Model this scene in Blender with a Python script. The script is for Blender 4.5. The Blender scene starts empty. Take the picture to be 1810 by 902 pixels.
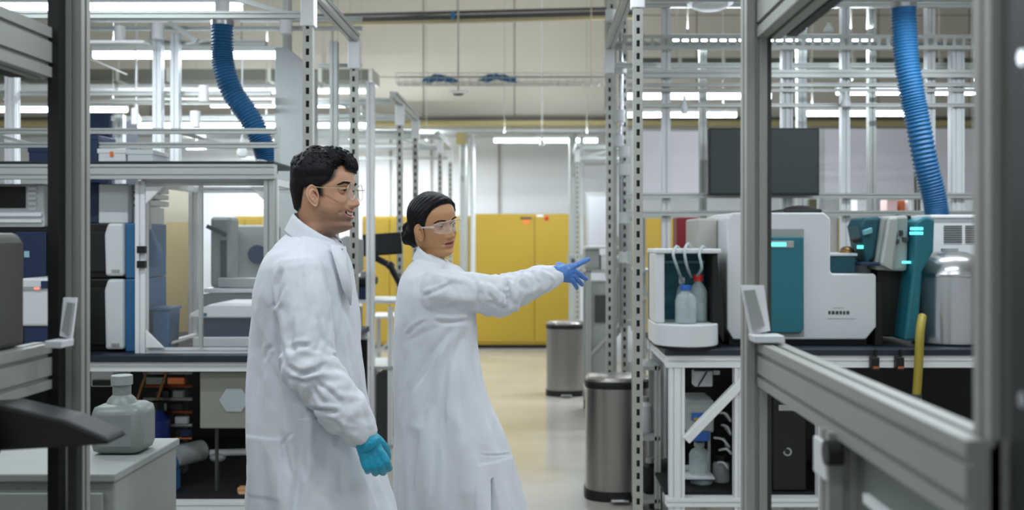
import bpy, math, random
import numpy as np
from mathutils import Vector, Matrix, noise as mnoise

# ---------------------------------------------------------------- camera, world, exposure
SC = bpy.context.scene
COL = SC.collection
F = 1760.0            # focal length in pixels of the 1810 px wide frame
CX, CY, H = 950.0, 423.0, 1.45   # vanishing point of the aisle and eye height
cam_d = bpy.data.cameras.new('camera'); cam = bpy.data.objects.new('camera', cam_d); COL.objects.link(cam)
cam_d.sensor_fit = 'HORIZONTAL'; cam_d.sensor_width = 36.0; cam_d.lens = 36.0 * F / 1810.0
cam.location = (0, 0, H); cam.rotation_euler = (math.pi / 2, 0, 0)
cam_d.shift_x = (905.0 - CX) / 1810.0
cam_d.shift_y = -(451.0 - CY) / 1810.0
cam_d.clip_start = 0.05; cam_d.clip_end = 60
cam_d.dof.use_dof = True; cam_d.dof.focus_distance = 2.95; cam_d.dof.aperture_fstop = 2.9
SC.camera = cam
world = bpy.data.worlds.new('world'); SC.world = world; world.use_nodes = True
world.node_tree.nodes['Background'].inputs[0].default_value = (0.80, 0.86, 0.90, 1)
world.node_tree.nodes['Background'].inputs[1].default_value = 0.42
SC.view_settings.view_transform = 'Standard'; SC.view_settings.look = 'None'
SC.view_settings.exposure = 0.28; SC.view_settings.gamma = 1.0
SC.view_settings.use_curve_mapping = False
SC.cycles.max_bounces = 8; SC.cycles.transparent_max_bounces = 12
SC.cycles.sample_clamp_indirect = 4.0
LAMP_W = 20.0          # watts of each ceiling lamp
LAMP_GLOW = 9.0
LAMP_COL = (0.86, 0.93, 1.0)

def W(px, py, Y):      # a point of the photo at depth Y
    return Vector(((px - CX) * Y / F, Y, H - (py - CY) * Y / F))
def WX(px, Y): return (px - CX) * Y / F
def WZ(py, Y): return H - (py - CY) * Y / F

# ---------------------------------------------------------------- materials
def lin(c):
    return tuple(((v / 255.0) / 12.92 if v / 255.0 <= 0.04045 else ((v / 255.0 + 0.055) / 1.055) ** 2.4) for v in c)
MATS = {}
def mat(name, rgb, rough=0.5, metal=0.0, var=0.06, scale=8.0, bump=0.0, bscale=60.0, coat=0.0, emit=0.0, trans=0.0, alpha=1.0, sss=0.0, aniso=None, ior=1.45):
    if name in MATS: return MATS[name]
    m = bpy.data.materials.new(name); m.use_nodes = True; MATS[name] = m
    nt = m.node_tree; b = nt.nodes['Principled BSDF']
    c = lin(rgb)
    tc = nt.nodes.new('ShaderNodeTexCoord')
    n = nt.nodes.new('ShaderNodeTexNoise'); n.inputs['Scale'].default_value = scale; n.inputs['Detail'].default_value = 4
    mp = nt.nodes.new('ShaderNodeMapping'); nt.links.new(tc.outputs['Object'], mp.inputs['Vector'])
    if aniso: mp.inputs['Scale'].default_value = aniso
    nt.links.new(mp.outputs['Vector'], n.inputs['Vector'])
    r = nt.nodes.new('ShaderNodeMix'); r.data_type = 'RGBA'
    r.inputs['A'].default_value = (*[v * (1 - var) for v in c], 1); r.inputs['B'].default_value = (*[min(1, v * (1 + var)) for v in c], 1)
    nt.links.new(n.outputs['Fac'], r.inputs['Factor']); nt.links.new(r.outputs['Result'], b.inputs['Base Color'])
    b.inputs['Roughness'].default_value = rough; b.inputs['Metallic'].default_value = metal
    b.inputs['IOR'].default_value = ior
    if coat: b.inputs['Coat Weight'].default_value = coat; b.inputs['Coat Roughness'].default_value = 0.08
    if emit:
        b.inputs['Emission Color'].default_value = (*c, 1); b.inputs['Emission Strength'].default_value = emit
    if trans: b.inputs['Transmission Weight'].default_value = trans
    if alpha < 1: b.inputs['Alpha'].default_value = alpha
    if sss:
        b.inputs['Subsurface Weight'].default_value = sss; b.inputs['Subsurface Radius'].default_value = (1.0, 0.4, 0.2); b.inputs['Subsurface Scale'].default_value = 0.008
    if bump:
        n2 = nt.nodes.new('ShaderNodeTexNoise'); n2.inputs['Scale'].default_value = bscale; n2.inputs['Detail'].default_value = 3
        nt.links.new(mp.outputs['Vector'], n2.inputs['Vector'])
        bp = nt.nodes.new('ShaderNodeBump'); bp.inputs['Strength'].default_value = bump; bp.inputs['Distance'].default_value = 0.004
        nt.links.new(n2.outputs['Fac'], bp.inputs['Height']); nt.links.new(bp.outputs['Normal'], b.inputs['Normal'])
    return m
ALU = mat('anodised_aluminium', (178, 182, 178), 0.42, 0.45, 0.04, 3, aniso=(1, 1, 1))
ALUD = mat('slot_shadow_rubber', (58, 60, 60), 0.8)
STRUT = mat('galvanised_strut', (168, 170, 162), 0.45, 0.35, 0.12, 20)
WHT = mat('white_enamel', (222, 224, 224), 0.4, 0, 0.02)
PLW = mat('white_plastic', (205, 209, 210), 0.38, 0, 0.02)
PLG = mat('grey_plastic', (150, 155, 152), 0.5)
PLD = mat('dark_grey_plastic', (62, 64, 62), 0.5)
BLK = mat('black_plastic', (12, 13, 14), 0.45)
MBK = mat('matt_black', (16, 17, 19), 0.75)
NAV = mat('navy_worktop', (30, 38, 50), 0.5)
TEAL = mat('teal_plastic', (32, 104, 116), 0.42)
TEALD = mat('deep_teal_plastic', (22, 74, 86), 0.45)
BLU = mat('blue_paint', (44, 98, 142), 0.45)
BLUD = mat('dark_blue_paint', (28, 46, 76), 0.5)
HOSE = mat('blue_hose', (32, 94, 138), 0.4, 0, 0.1, 30)
YEL = mat('safety_yellow', (166, 138, 42), 0.5, 0, 0.04, 2)
YELL = mat('yellow_enamel', (204, 170, 66), 0.5)
RED = mat('red_plastic', (190, 40, 36), 0.45)
DRED = mat('dark_red_paint', (112, 22, 26), 0.5)
ORG = mat('orange_label', (224, 120, 50), 0.6)
STEEL = mat('brushed_steel', (158, 154, 150), 0.30, 0.95, 0.10, 6, aniso=(40, 40, 1.2))
CHR = mat('polished_steel', (200, 202, 205), 0.16, 1.0, 0.03)
GLS = mat('clear_glass', (225, 240, 240), 0.03, 0, 0, alpha=0.28)
PCB = mat('clear_polycarbonate', (214, 224, 224), 0.06, 0, 0, alpha=0.045)
TAN = mat('tan_board', (196, 176, 132), 0.7)
CREAM = mat('cream_board', (206, 200, 178), 0.7)
COP = mat('copper', (190, 110, 70), 0.3, 0.8)
LED = mat('cyan_display', (90, 230, 230), 0.4, emit=1.6)
GLOW = mat('lamp_diffuser', (228, 240, 255), 0.4, 0, 0, emit=LAMP_GLOW)
PAPER = mat('white_paper', (226, 228, 230), 0.8)
SCR = mat('dark_screen', (18, 20, 21), 0.55, coat=0.0)

# ---------------------------------------------------------------- mesh helpers
class MB:
    def __init__(s): s.v = []; s.f = []
    def add(s, vs, fs):
        o = len(s.v); s.v += [tuple(v) for v in vs]; s.f += [tuple(i + o for i in f) for f in fs]; return s
    def box(s, x0, y0, z0, x1, y1, z1):
        if x0 > x1: x0, x1 = x1, x0
        if y0 > y1: y0, y1 = y1, y0
        if z0 > z1: z0, z1 = z1, z0
        return s.add([(x0, y0, z0), (x1, y0, z0), (x1, y1, z0), (x0, y1, z0), (x0, y0, z1), (x1, y0, z1), (x1, y1, z1), (x0, y1, z1)],
                     [(0, 3, 2, 1), (4, 5, 6, 7), (0, 1, 5, 4), (1, 2, 6, 5), (2, 3, 7, 6), (3, 0, 4, 7)])
    def prism(s, pts, a, b, axis='y'):   # polygon of 2D points extruded along an axis
        n = len(pts)
        def P(p, t):
            return {'y': (p[0], t, p[1]), 'x': (t, p[0], p[1]), 'z': (p[0], p[1], t)}[axis]
        vs = [P(p, a) for p in pts] + [P(p, b) for p in pts]
        fs = [tuple(range(n))[::-1], tuple(range(n, 2 * n))] + [(i, (i + 1) % n, n + (i + 1) % n, n + i) for i in range(n)]
        return s.add(vs, fs)
    def bar(s, p0, p1, poly, up=None):    # sweep a 2D polygon straight from p0 to p1
        p0 = Vector(p0); p1 = Vector(p1); d = (p1 - p0).normalized()
        if up is None: up = Vector((0, 0, 1)) if abs(d.z) < 0.9 else Vector((0, 1, 0))
        a = d.cross(Vector(up)).normalized(); b = a.cross(d).normalized()
        n = len(poly); vs = []
        for p in (p0, p1):
            for (u, w) in poly: vs.append(p + a * u + b * w)
        fs = [tuple(range(n)), tuple(range(n, 2 * n))[::-1]] + [((i + 1) % n, i, n + i, n + (i + 1) % n) for i in range(n)]
        return s.add(vs, fs)
    def cyl(s, p0, p1, r, n=16, r2=None):
        p0 = Vector(p0); p1 = Vector(p1); d = (p1 - p0).normalized()
        up = Vector((0, 0, 1)) if abs(d.z) < 0.9 else Vector((0, 1, 0))
        a = d.cross(up).normalized(); b = a.cross(d).normalized(); r2 = r if r2 is None else r2
        vs = [p0 + (a * math.cos(t) + b * math.sin(t)) * r for t in [2 * math.pi * i / n for i in range(n)]]
        vs += [p1 + (a * math.cos(t) + b * math.sin(t)) * r2 for t in [2 * math.pi * i / n for i in range(n)]]
        fs = [tuple(range(n)), tuple(range(n, 2 * n))[::-1]] + [((i + 1) % n, i, n + i, n + (i + 1) % n) for i in range(n)]
        return s.add(vs, fs)
    def lathe(s, cx, cy, prof, n=32, sx=1.0, sy=1.0):   # prof: (r, z) from the bottom up, around a vertical axis
        vs = []; fs = []
        for (r, z) in prof:
            for i in range(n):
                t = 2 * math.pi * i / n; vs.append((cx + r * sx * math.cos(t), cy + r * sy * math.sin(t), z))
        m = len(prof)
        for j in range(m - 1):
            for i in range(n):
                k = (i + 1) % n; fs.append((j * n + i, j * n + k, (j + 1) * n + k, (j + 1) * n + i))
        fs.append(tuple(range(n))[::-1]); fs.append(tuple(range((m - 1) * n, m * n)))
        return s.add(vs, fs)
    def tube(s, pts, radii, n=12, m=None, disp=None, ell=None):
        v, f = tube_geo(pts, radii, n, m, disp, ell); return s.add(v, f)
    def ellip(s, c, r, n=16, k=10, R=None):
        vs = []; fs = []
        for j in range(1, k):
            ph = math.pi * j / k
            for i in range(n):
                t = 2 * math.pi * i / n
                p = Vector((r[0] * math.sin(ph) * math.cos(t), r[1] * math.sin(ph) * math.sin(t), r[2] * math.cos(ph)))
                if R is not None: p = R @ p
                vs.append(Vector(c) + p)
        a = Vector((0, 0, r[2])); 
        if R is not None: a = R @ a
        vs += [Vector(c) + a, Vector(c) - a]
        T = len(vs) - 2
        for j in range(k - 2):
            for i in range(n):
                q = (i + 1) % n; fs.append((j * n + i, (j + 1) * n + i, (j + 1) * n + q, j * n + q))
        for i in range(n):
            q = (i + 1) % n; fs.append((T, i, q)); fs.append((T + 1, (k - 2) * n + q, (k - 2) * n + i))
        return s.add(vs, fs)
    def build(s, name, m, parent=None, bevel=0.0, smooth=False, loc=None):
        me = bpy.data.meshes.new(name); me.from_pydata(s.v, [], s.f); me.update()
        o = bpy.data.objects.new(name, me); COL.objects.link(o)
        for x in (m if isinstance(m, (list, tuple)) else [m]): me.materials.append(x)
        if parent is not None:
            o.parent = parent
            o.matrix_parent_inverse = Matrix.Translation(-parent.location) if parent.rotation_euler.z == 0 else parent.matrix_basis.inverted()
        if smooth: me.shade_smooth()
        if bevel:
            b = o.modifiers.new('bevel', 'BEVEL'); b.width = bevel; b.segments = 2; b.limit_method = 'ANGLE'; b.angle_limit = math.radians(40)
        if smooth == 'auto':
            for p in me.polygons: p.use_smooth = True
            me.set_sharp_from_angle(angle=math.radians(35))
        return o

def catmull(pts, radii, m):
    P = [Vector(p) for p in pts]; n = len(P)
    out = []; rr = []
    for k in range(m + 1):
        u = k / m * (n - 1); i = min(int(u), n - 2); t = u - i
        p0 = P[max(i - 1, 0)]; p1 = P[i]; p2 = P[i + 1]; p3 = P[min(i + 2, n - 1)]
        out.append(0.5 * ((2 * p1) + (-p0 + p2) * t + (2 * p0 - 5 * p1 + 4 * p2 - p3) * t * t + (-p0 + 3 * p1 - 3 * p2 + p3) * t ** 3))
        rr.append(radii[i] * (1 - t) + radii[i + 1] * t)
    return out, rr
def tube_geo(pts, radii, n=12, m=None, disp=None, ell=None):
    if not isinstance(radii, (list, tuple)): radii = [radii] * len(pts)
    m = m or (len(pts) - 1) * 6
    C, R = catmull(pts, radii, m)
    T = [(C[min(i + 1, m)] - C[max(i - 1, 0)]).normalized() for i in range(m + 1)]
    up = Vector((0, 0, 1)) if abs(T[0].z) < 0.8 else Vector((0, 1, 0))
    a = T[0].cross(up).normalized(); vs = []
    # rounded start
    rings = []
    for i in range(m + 1):
        a = (a - T[i] * a.dot(T[i])).normalized(); b = T[i].cross(a).normalized()
        rings.append((C[i], a.copy(), b, R[i], i / m, T[i]))
    full = []
    c, a0, b0, r, t, d = rings[0]
    for q in (85, 60, 30): full.append((c - d * r * math.sin(math.radians(q)) * 0.6, a0, b0, r * math.cos(math.radians(q)), 0.0, d))
    full += rings
    c, a0, b0, r, t, d = rings[-1]
    for q in (30, 60, 85): full.append((c + d * r * math.sin(math.radians(q)) * 0.6, a0, b0, r * math.cos(math.radians(q)), 1.0, d))
    for (c, a, b, r, t, d) in full:
        for i in range(n):
            th = 2 * math.pi * i / n
            k = r + (disp(t, th) if disp else 0.0) * min(1, r / 0.01)
            ea = ell(t) if ell else 1.0
            vs.append(c + a * math.cos(th) * k * ea + b * math.sin(th) * k)
    fs = []
    M = len(full)
    for j in range(M - 1):
        for i in range(n):
            q = (i + 1) % n; fs.append((j * n + i, j * n + q, (j + 1) * n + q, (j + 1) * n + i))
    fs.append(tuple(range(n))[::-1]); fs.append(tuple(range((M - 1) * n, M * n)))
    return vs, fs

def T(o, label, cat, group=None):
    o['label'] = label; o['category'] = cat
    if group: o['group'] = group
    return o
def thing(name, label, cat, loc, group=None):
    o = bpy.data.objects.new(name, None); COL.objects.link(o); o.location = loc; o.empty_display_size = 0.1
    return T(o, label, cat, group)
def struct(name, mb, m, label=None, bevel=0):
    o = mb.build(name, m, None, bevel); o['kind'] = 'structure'
    if label: o['label'] = label
    return o
def copy_thing(src, loc, label, group=None):
    c = src.copy(); COL.objects.link(c); c.location = loc; c['label'] = label
    if group: c['group'] = group
    for ch in src.children:
        d = ch.copy(); COL.objects.link(d); d.parent = c; d.matrix_parent_inverse = ch.matrix_parent_inverse.copy()
        for g in ch.children:
            e = g.copy(); COL.objects.link(e); e.parent = d; e.matrix_parent_inverse = g.matrix_parent_inverse.copy()
    return c
def tslot(w, h):          # outline of an aluminium extrusion with a groove on each face (two where it is a double one)
    def side(L):          # offsets along one face from -L/2 to L/2 with notches
        k = 2 if L > 0.06 else 1; out = []
        for i in range(k):
            c = -L / 2 + L * (i + 0.5) / k; out.append(c)
        return out
    g = 0.0045; dpt = 0.007; P = []
    x, y = w / 2, h / 2
    P.append((-x, -y))
    for c in side(w): P += [(c - g, -y), (c - g, -y + dpt), (c + g, -y + dpt), (c + g, -y)]
    P.append((x, -y))
    for c in side(h): P += [(x, c - g), (x - dpt, c - g), (x - dpt, c + g), (x, c + g)]
    P.append((x, y))
    for c in side(w)[::-1]: P += [(c + g, y), (c + g, y - dpt), (c - g, y - dpt), (c - g, y)]
    P.append((-x, y))
    for c in side(h)[::-1]: P += [(-x, c + g), (-x + dpt, c + g), (-x + dpt, c - g), (-x, c - g)]
    return P
def sq(w, h=None):
    h = h or w; return [(-w / 2, -h / 2), (w / 2, -h / 2), (w / 2, h / 2), (-w / 2, h / 2)]
def ext(p0, p1, w, h, name, parent, m=None, up=None):
    return MB().bar(p0, p1, tslot(w, h), up).build(name, m or ALU, parent)
def rect(px0, py0, px1, py1, Y, d, mb=None):      # a box whose near face fills that stretch of the photo at depth Y
    return (mb or MB()).box(WX(px0, Y), Y, WZ(py1, Y), WX(px1, Y), Y + d, WZ(py0, Y))
def strut_post(x, y, z0, z1, w=0.041, parent=None, pitch=0.055):     # slotted channel facing the camera side
    mb = MB(); t = 0.003; sl = 0.014
    mb.box(x - w / 2, y, z0, x - sl / 2, y + t, z1); mb.box(x + sl / 2, y, z0, x + w / 2, y + t, z1)
    z = z0
    while z < z1:
        mb.box(x - sl / 2, y, z, x + sl / 2, y + t, min(z + pitch * 0.5, z1)); z += pitch
    mb.box(x - w / 2, y + t, z0, x - w / 2 + t, y + w, z1); mb.box(x + w / 2 - t, y + t, z0, x + w / 2, y + w, z1)
    ch = mb.build('slotted_channel', STRUT, parent)
    MB().box(x - w / 2 + t, y + 0.012, z0 + 0.002, x + w / 2 - t, y + 0.016, z1 - 0.002).build('slot_shade_strip', BLK, parent)  # black strip stands in for the shade inside the channel
    return ch
# ---------------------------------------------------------------- the room
def floor_mat():
    m = bpy.data.materials.new('epoxy_floor'); m.use_nodes = True; nt = m.node_tree; b = nt.nodes['Principled BSDF']
    tc = nt.nodes.new('ShaderNodeTexCoord')
    n = nt.nodes.new('ShaderNodeTexNoise'); n.inputs['Scale'].default_value = 1.3; n.inputs['Detail'].default_value = 5
    nt.links.new(tc.outputs['Object'], n.inputs['Vector'])
    r = nt.nodes.new('ShaderNodeMix'); r.data_type = 'RGBA'
    r.inputs['A'].default_value = (*lin((184, 180, 170)), 1); r.inputs['B'].default_value = (*lin((200, 196, 188)), 1)
    nt.links.new(n.outputs['Fac'], r.inputs['Factor']); nt.links.new(r.outputs['Result'], b.inputs['Base Color'])
    mr = nt.nodes.new('ShaderNodeMapRange'); mr.inputs['To Min'].default_value = 0.10; mr.inputs['To Max'].default_value = 0.22
    nt.links.new(n.outputs['Fac'], mr.inputs['Value']); nt.links.new(mr.outputs['Result'], b.inputs['Roughness'])
    b.inputs['Coat Weight'].default_value = 0.5; b.inputs['Coat Roughness'].default_value = 0.12
    return m
FLOOR = floor_mat()
WALLW = mat('white_wall_paint', (224, 228, 232), 0.8, 0, 0.02, 0.8)
WALLB = mat('beige_bulkhead_paint', (184, 178, 165), 0.85, 0, 0.05, 0.5)
CEIL = mat('ceiling_paint', (196, 194, 186), 0.9, 0, 0.03, 0.7)
DUCT = mat('dark_duct', (78, 80, 70), 0.7)
YSTRIP = mat('yellow_beam_paint', (196, 180, 128), 0.6)

struct('floor', MB().box(-12, -4, -0.1, 12, 14.4, 0), FLOOR)
struct('ceiling', MB().box(-12, -4, 5.1, 12, 14.4, 5.2), CEIL)
struct('wall_back', MB().box(-12, 13.95, 0, 12, 14.2, 5.1), WALLW)
struct('wall_left', MB().box(-10.2, -4, 0, -10, 14.2, 5.1), WALLW)
struct('wall_right', MB().box(9.6, -4, 0, 9.8, 14.2, 5.1), WALLW)
# the beige bulkhead over the white wall, with its panel joints
mb = MB()
for i in range(-8, 8):
    for (z0, z1) in ((2.95, 3.62), (3.63, 4.45), (4.46, 5.08)):
        mb.box(i * 1.22 - 0.3, 13.35, z0, i * 1.22 + 0.905, 13.45, z1)
mb.box(-10, 13.40, 2.94, 9.6, 13.94, 5.1)
struct('wall_bulkhead', mb, WALLB)
struct('trim_1', MB().box(-10, 13.24, WZ(222, 13.3), 9.6, 13.36, WZ(214, 13.3)), YSTRIP)
struct('trim_2', MB().box(-10, 13.20, WZ(214, 13.3), 9.6, 13.36, WZ(208, 13.3)), DUCT)
# joints of the white wall panels
for k, px in enumerate((690, 762, 835, 882, 1010, 1110)):
    x = WX(px, 13.9)
    struct('trim_%d' % (k + 3), MB().box(x - 0.012, 13.92, 0, x + 0.012, 13.96, 2.9), mat('panel_joint', (150, 148, 140), 0.6))
# pipes along the back wall
def pipe(px0, px1, py, Y, r, m, label, name='pipe'):
    if name == 'pipe': return T(MB().cyl(W(px0, py, Y), W(px1, py, Y), r, 14).build(name, m, smooth='auto'), label, 'pipe')
    o = thing(name, label, 'pipe', W((px0 + px1) / 2, py, Y))
    MB().cyl(W(px0, py, Y), W(px1, py, Y), r, 14).build('pipe_body', m, o, smooth='auto')
    for k in range(4):
        p = W(px0 + (px1 - px0) * (k + .5) / 4, py, Y); MB().cyl(p, (p.x, p.y, 5.1), .006, 6).build('hanging_rod', STRUT, o)
        MB().cyl((p.x - .015, p.y, p.z), (p.x + .015, p.y, p.z), r + .006, 14).build('pipe_clamp', STRUT, o)
    return o
pipe(-120, 1880, 231, 13.12, 0.035, ALU, 'thick pale pipe running along the far wall under the yellow beam')
pipe(-120, 1880, 241, 13.1, 0.02, STRUT, 'thin lower pipe along the far wall under the pale one')
# dark return air duct boxes in the upper background
for (x0, x1, y0, y1, Y, lab) in ((-60, 655, 122, 142, 11.2, 'long dark grey air duct high on the left, over the pale pipe'),
                                 (1125, 1740, 102, 120, 11.2, 'long dark grey air duct high on the right behind the upright posts')):
    b = thing('air_duct', lab, 'duct', W((x0 + x1) / 2, y1, Y))
    mb = MB().box(WX(x0, Y), Y, WZ(y1, Y), WX(x1, Y), Y + 0.5, WZ(y0, Y)); mb.build('duct_body', DUCT, b, 0.006)
    for k in range(9):
        u = x0 + (x1 - x0) * k / 8; mb = MB(); mb.box(WX(u, Y) - 0.02, Y - 0.012, WZ(y1, Y) - 0.01, WX(u, Y) + 0.02, Y + 0.51, WZ(y0, Y) + 0.01); mb.build('duct_flange', STRUT, b)
    mb = MB()
    for k in (1, 4, 7):
        u = x0 + (x1 - x0) * k / 8; mb.cyl((WX(u, Y), Y + 0.25, WZ(y0, Y)), (WX(u, Y), Y + 0.25, 5.1), 0.006, 6)
    mb.build('hanging_rod', STRUT, b)
for (x0, x1, y, lab) in ((-60, 660, 157, 'bright ventilation pipe below the dark duct on the left'), (1100, 1740, 130, 'bright ventilation pipe below the dark duct on the right')):
    pipe(x0, x1, y, 10.6, 0.05, CHR if False else PLW, lab, 'ventilation_pipe')
# conduit rail across the top of the picture
c = thing('conduit_rail', 'dark conduit rail crossing the top of the beige wall', 'conduit rail', W(840, 25, 9.6))
for (dy, r) in ((0, 0.012), (7, 0.012), (13, 0.012)):
    MB().cyl(W(560, 22 + dy + 6, 9.6), W(1120, 14 + dy, 9.6), r + 0.004, 10).build('conduit', PLD, c)
MB().bar(W(560, 44, 9.6), W(1120, 30, 9.6), sq(0.05, 0.03)).build('support_strip', mat('khaki_strip', (142, 132, 100), 0.7), c)
mb = MB()
for px in (808, 1046): mb.cyl(W(px, 32, 9.6), (WX(px, 9.6), 9.6, 5.1), 0.006, 6)
mb.build('hanging_rod', STRUT, c)
MB().box(WX(797, 9.55), 9.52, WZ(33, 9.55), WX(804, 9.55), 9.57, WZ(22, 9.55)).build('junction_block', BLU, c)
# wire mesh tray with blue cloths
Y = 9.4
tr = thing('cable_tray', 'wire mesh cable tray hanging over the aisle with blue cable bundles', 'cable tray', W(900, 146, Y))
mb = MB()
xa, xb = WX(700, Y), WX(1075, Y); zb, zt = WZ(146, Y), WZ(129, Y)
for yy in (Y, Y + 0.2):
    for z in (zb, (zb + zt) / 2, zt): mb.bar((xa, yy, z), (xb, yy, z), sq(0.006))
for yy in (Y + 0.07, Y + 0.13): mb.bar((xa, yy, zb), (xb, yy, zb), sq(0.006))
n = 26
for i in range(n + 1):
    x = xa + (xb - xa) * i / n
    mb.bar((x, Y, zb), (x, Y, zt), sq(0.005)); mb.bar((x, Y + 0.2, zb), (x, Y + 0.2, zt), sq(0.005)); mb.bar((x, Y, zb), (x, Y + 0.2, zb), sq(0.005))
mb.build('wire_mesh', STRUT, tr)
mb = MB()
for px in (808, 1046): mb.cyl((WX(px, Y), Y + 0.1, zb), (WX(px, Y), Y + 0.1, 5.1), 0.005, 6)
mb.build('hanging_rod', mat('tan_rod', (176, 156, 130), 0.6), tr)
rnd = random.Random(4)
def cable_bundle(px0, px1, py, label):
    mb = MB()
    for k in range(14):
        y = Y + 0.03 + rnd.random() * 0.14
        pts = []; x0 = px0 + rnd.random() * 12; x1 = px1 - rnd.random() * 12
        for j in range(7):
            u = j / 6; pts.append(Vector((WX(x0 + (x1 - x0) * u, Y), y + rnd.uniform(-.02, .02), WZ(py, Y) + math.sin(u * math.pi) * 0.03 + rnd.uniform(-.015, .02))))
        mb.tube(pts, 0.010, 7, 24)
    T(mb.build('cable_bundle', BLU, smooth=True), label, 'cable bundle', 'blue cable bundles in the tray')
cable_bundle(745, 808, 141, 'loose blue cable bundle in the mesh tray, left of the hanging rod')
cable_bundle(846, 913, 139, 'flat thick blue cable bundle in the mesh tray, right of the hanging rod')
# smoke detector on a drop rod
Yd = 9.0
sd = thing('smoke_detector', 'round white smoke detector hanging over the aisle under the cable tray', 'smoke detector', W(810, 163, Yd))
x, z = WX(810, Yd), WZ(165, Yd)
MB().lathe(x, Yd, [(0.03, z - 0.012), (0.055, z - 0.006), (0.085, z + 0.006), (0.088, z + 0.016), (0.06, z + 0.022)], 28).build('detector_body', WHT, sd, smooth='auto')
MB().lathe(x, Yd, [(0.035, z - 0.02), (0.05, z - 0.01), (0.05, z - 0.0)], 20).build('sensor_grille', PLD, sd, smooth='auto')
MB().cyl((x, Yd, z + 0.02), (x, Yd, 5.1), 0.007, 8).build('drop_rod', STRUT, sd)

# ---------------------------------------------------------------- linear lamps, all hung at one height
LZ = 2.65; LL = 1.25
def lamp(x, y, label, tilt=0.0, w=LAMP_W, group='linear ceiling lamps'):
    o = thing('linear_lamp', label, 'ceiling lamp', (x, y, LZ + 0.04), group)
    MB().box(x - LL / 2 - 0.01, y - 0.024, LZ + 0.020, x + LL / 2 + 0.01, y + 0.024, LZ + 0.055).build('lamp_housing', WHT, o, 0.004)
    MB().cyl((x - LL / 2, y, LZ), (x + LL / 2, y, LZ), 0.025, 14).build('diffuser', GLOW, o, smooth='auto')
    mb = MB()
    for s in (-1, 1):
        mb.cyl((x + s * 0.5, y, LZ + 0.05), (x + s * 0.5, y, 5.1), 0.004, 6)
    mb.build('suspension_wire', STRUT, o)
    L = bpy.data.lights.new('lamp_light', 'AREA'); L.shape = 'RECTANGLE'; L.size = LL; L.size_y = 0.04; L.energy = w; L.color = LAMP_COL
    lo = bpy.data.objects.new('lamp_light', L); COL.objects.link(lo); lo.parent = o; lo.location = (0, 0, -0.068)
    U = bpy.data.lights.new('added_uplight', 'AREA'); U.shape = 'RECTANGLE'; U.size = LL; U.size_y = 0.06; U.energy = w * .55; U.color = LAMP_COL  # extra upward light, added to brighten the upper wall
    uo = bpy.data.objects.new('added_uplight', U); COL.objects.link(uo); uo.parent = o; uo.location = (0, 0, .05); uo.rotation_euler.x = math.pi
    o.rotation_euler.y = tilt
    return o
LAMPS = [
 (-2.16, 5.16, 'large bright lamp tube at the top left beside the upper end of the blue hose'),
 (-2.26, 6.48, 'bright lamp tube crossing behind the ribbed part of the left blue hose'),
 (-4.42, 9.20, 'lamp tube on the far left behind the blurred grey post'),
 (-2.28, 8.87, 'lamp tube just right of the left hose, passing behind the pale column'),
 (-3.72, 10.5, 'lamp tube over the left bench rails, left of the hose'),
 (-2.36, 10.5, 'lamp tube over the curly haired man, lower one of two'),
 (-3.95, 13.0, 'far lamp tube just above the top of the left bench frame'),
 (-1.95, 13.0, 'far lamp tube between the two people, near the white wall'),
 (0.10, 12.1, 'long lamp tube hanging over the yellow cabinet in the aisle'),
 (1.29, 9.6, 'lower lamp tube right of the slotted post, over the pale screen'),
 (1.33, 8.35, 'long lamp tube crossing the right hand bench posts, above another one'),
 (1.42, 6.1, 'lamp tube shining through the perforated tray at the upper right'),
 (3.12, 9.5, 'lamp tube left of the right blue hose, lower one'),
 (3.06, 8.1, 'lamp tube passing behind the right blue hose, upper one'),
 (2.15, 4.75, 'lamp tube at the top edge above the right blue hose'),
 # added out-of-view lamps that light the people and the foreground
 (-2.1, 3.4, 'added lamp tube above the left bench, out over the frame'), (-2.1, 1.6, 'added lamp tube over the left foreground frame'),
 (1.5, 3.1, 'added lamp tube above the right bench, out over the frame'), (1.5, 1.4, 'added lamp tube over the right foreground frame'),
 (-0.3, 2.0, 'added lamp tube over the aisle in front of the people'), (-0.3, 4.2, 'added lamp tube over the aisle behind the people'),
 (-0.3, 0.3, 'added lamp tube over the aisle nearest the viewer'),
]
for (x, y, lab) in LAMPS: lamp(x, y, lab, w=LAMP_W * (.45 if x == -.3 else .6 if y < 4 else 1.6 if y > 9 else 1))
# ---------------------------------------------------------------- left workbench with overhead frame
s = 'thing'
Y = 4.46
bl = thing('workbench', 'long white framed workbench on the left carrying instruments, with overhead rails', 'workbench', (-2.3, 5.1, 0))
x0, x1, yb = -4.3, -1.0, 5.9
for (z0, z1, n) in ((.857, .90, 'front_rail'), (.235, .272, 'lower_rail')):
    for yy in (Y + 0.03, yb):
        MB().bar((x0, yy, (z0 + z1) / 2), (x1, yy, (z0 + z1) / 2), tslot(0.06, z1 - z0)).build(n, WHT, bl)
MB().box(x0, Y - 0.02, .90, x1, yb + 0.03, .932).build('worktop', NAV, bl, 0.004)
MB().box(x0, Y + 0.05, .272, x1, yb, .285).build('lower_shelf', MBK, bl)
for (x, yy) in ((-1.03, Y + 0.03), (-1.03, yb), (-2.82, Y + 0.03), (-2.82, yb), (-4.2, yb), (-4.2, Y + .03)):
    ext((x, yy, 0.05), (x, yy, .86), .06, .06, 'leg', bl, WHT)
    MB().cyl((x, yy, 0), (x, yy, 0.05), 0.03, 16).build('levelling_foot', BLK, bl)
MB().box(x0, yb - 0.05, .285, x1, yb - 0.04, .857).build('back_panel', BLK, bl)
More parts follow.
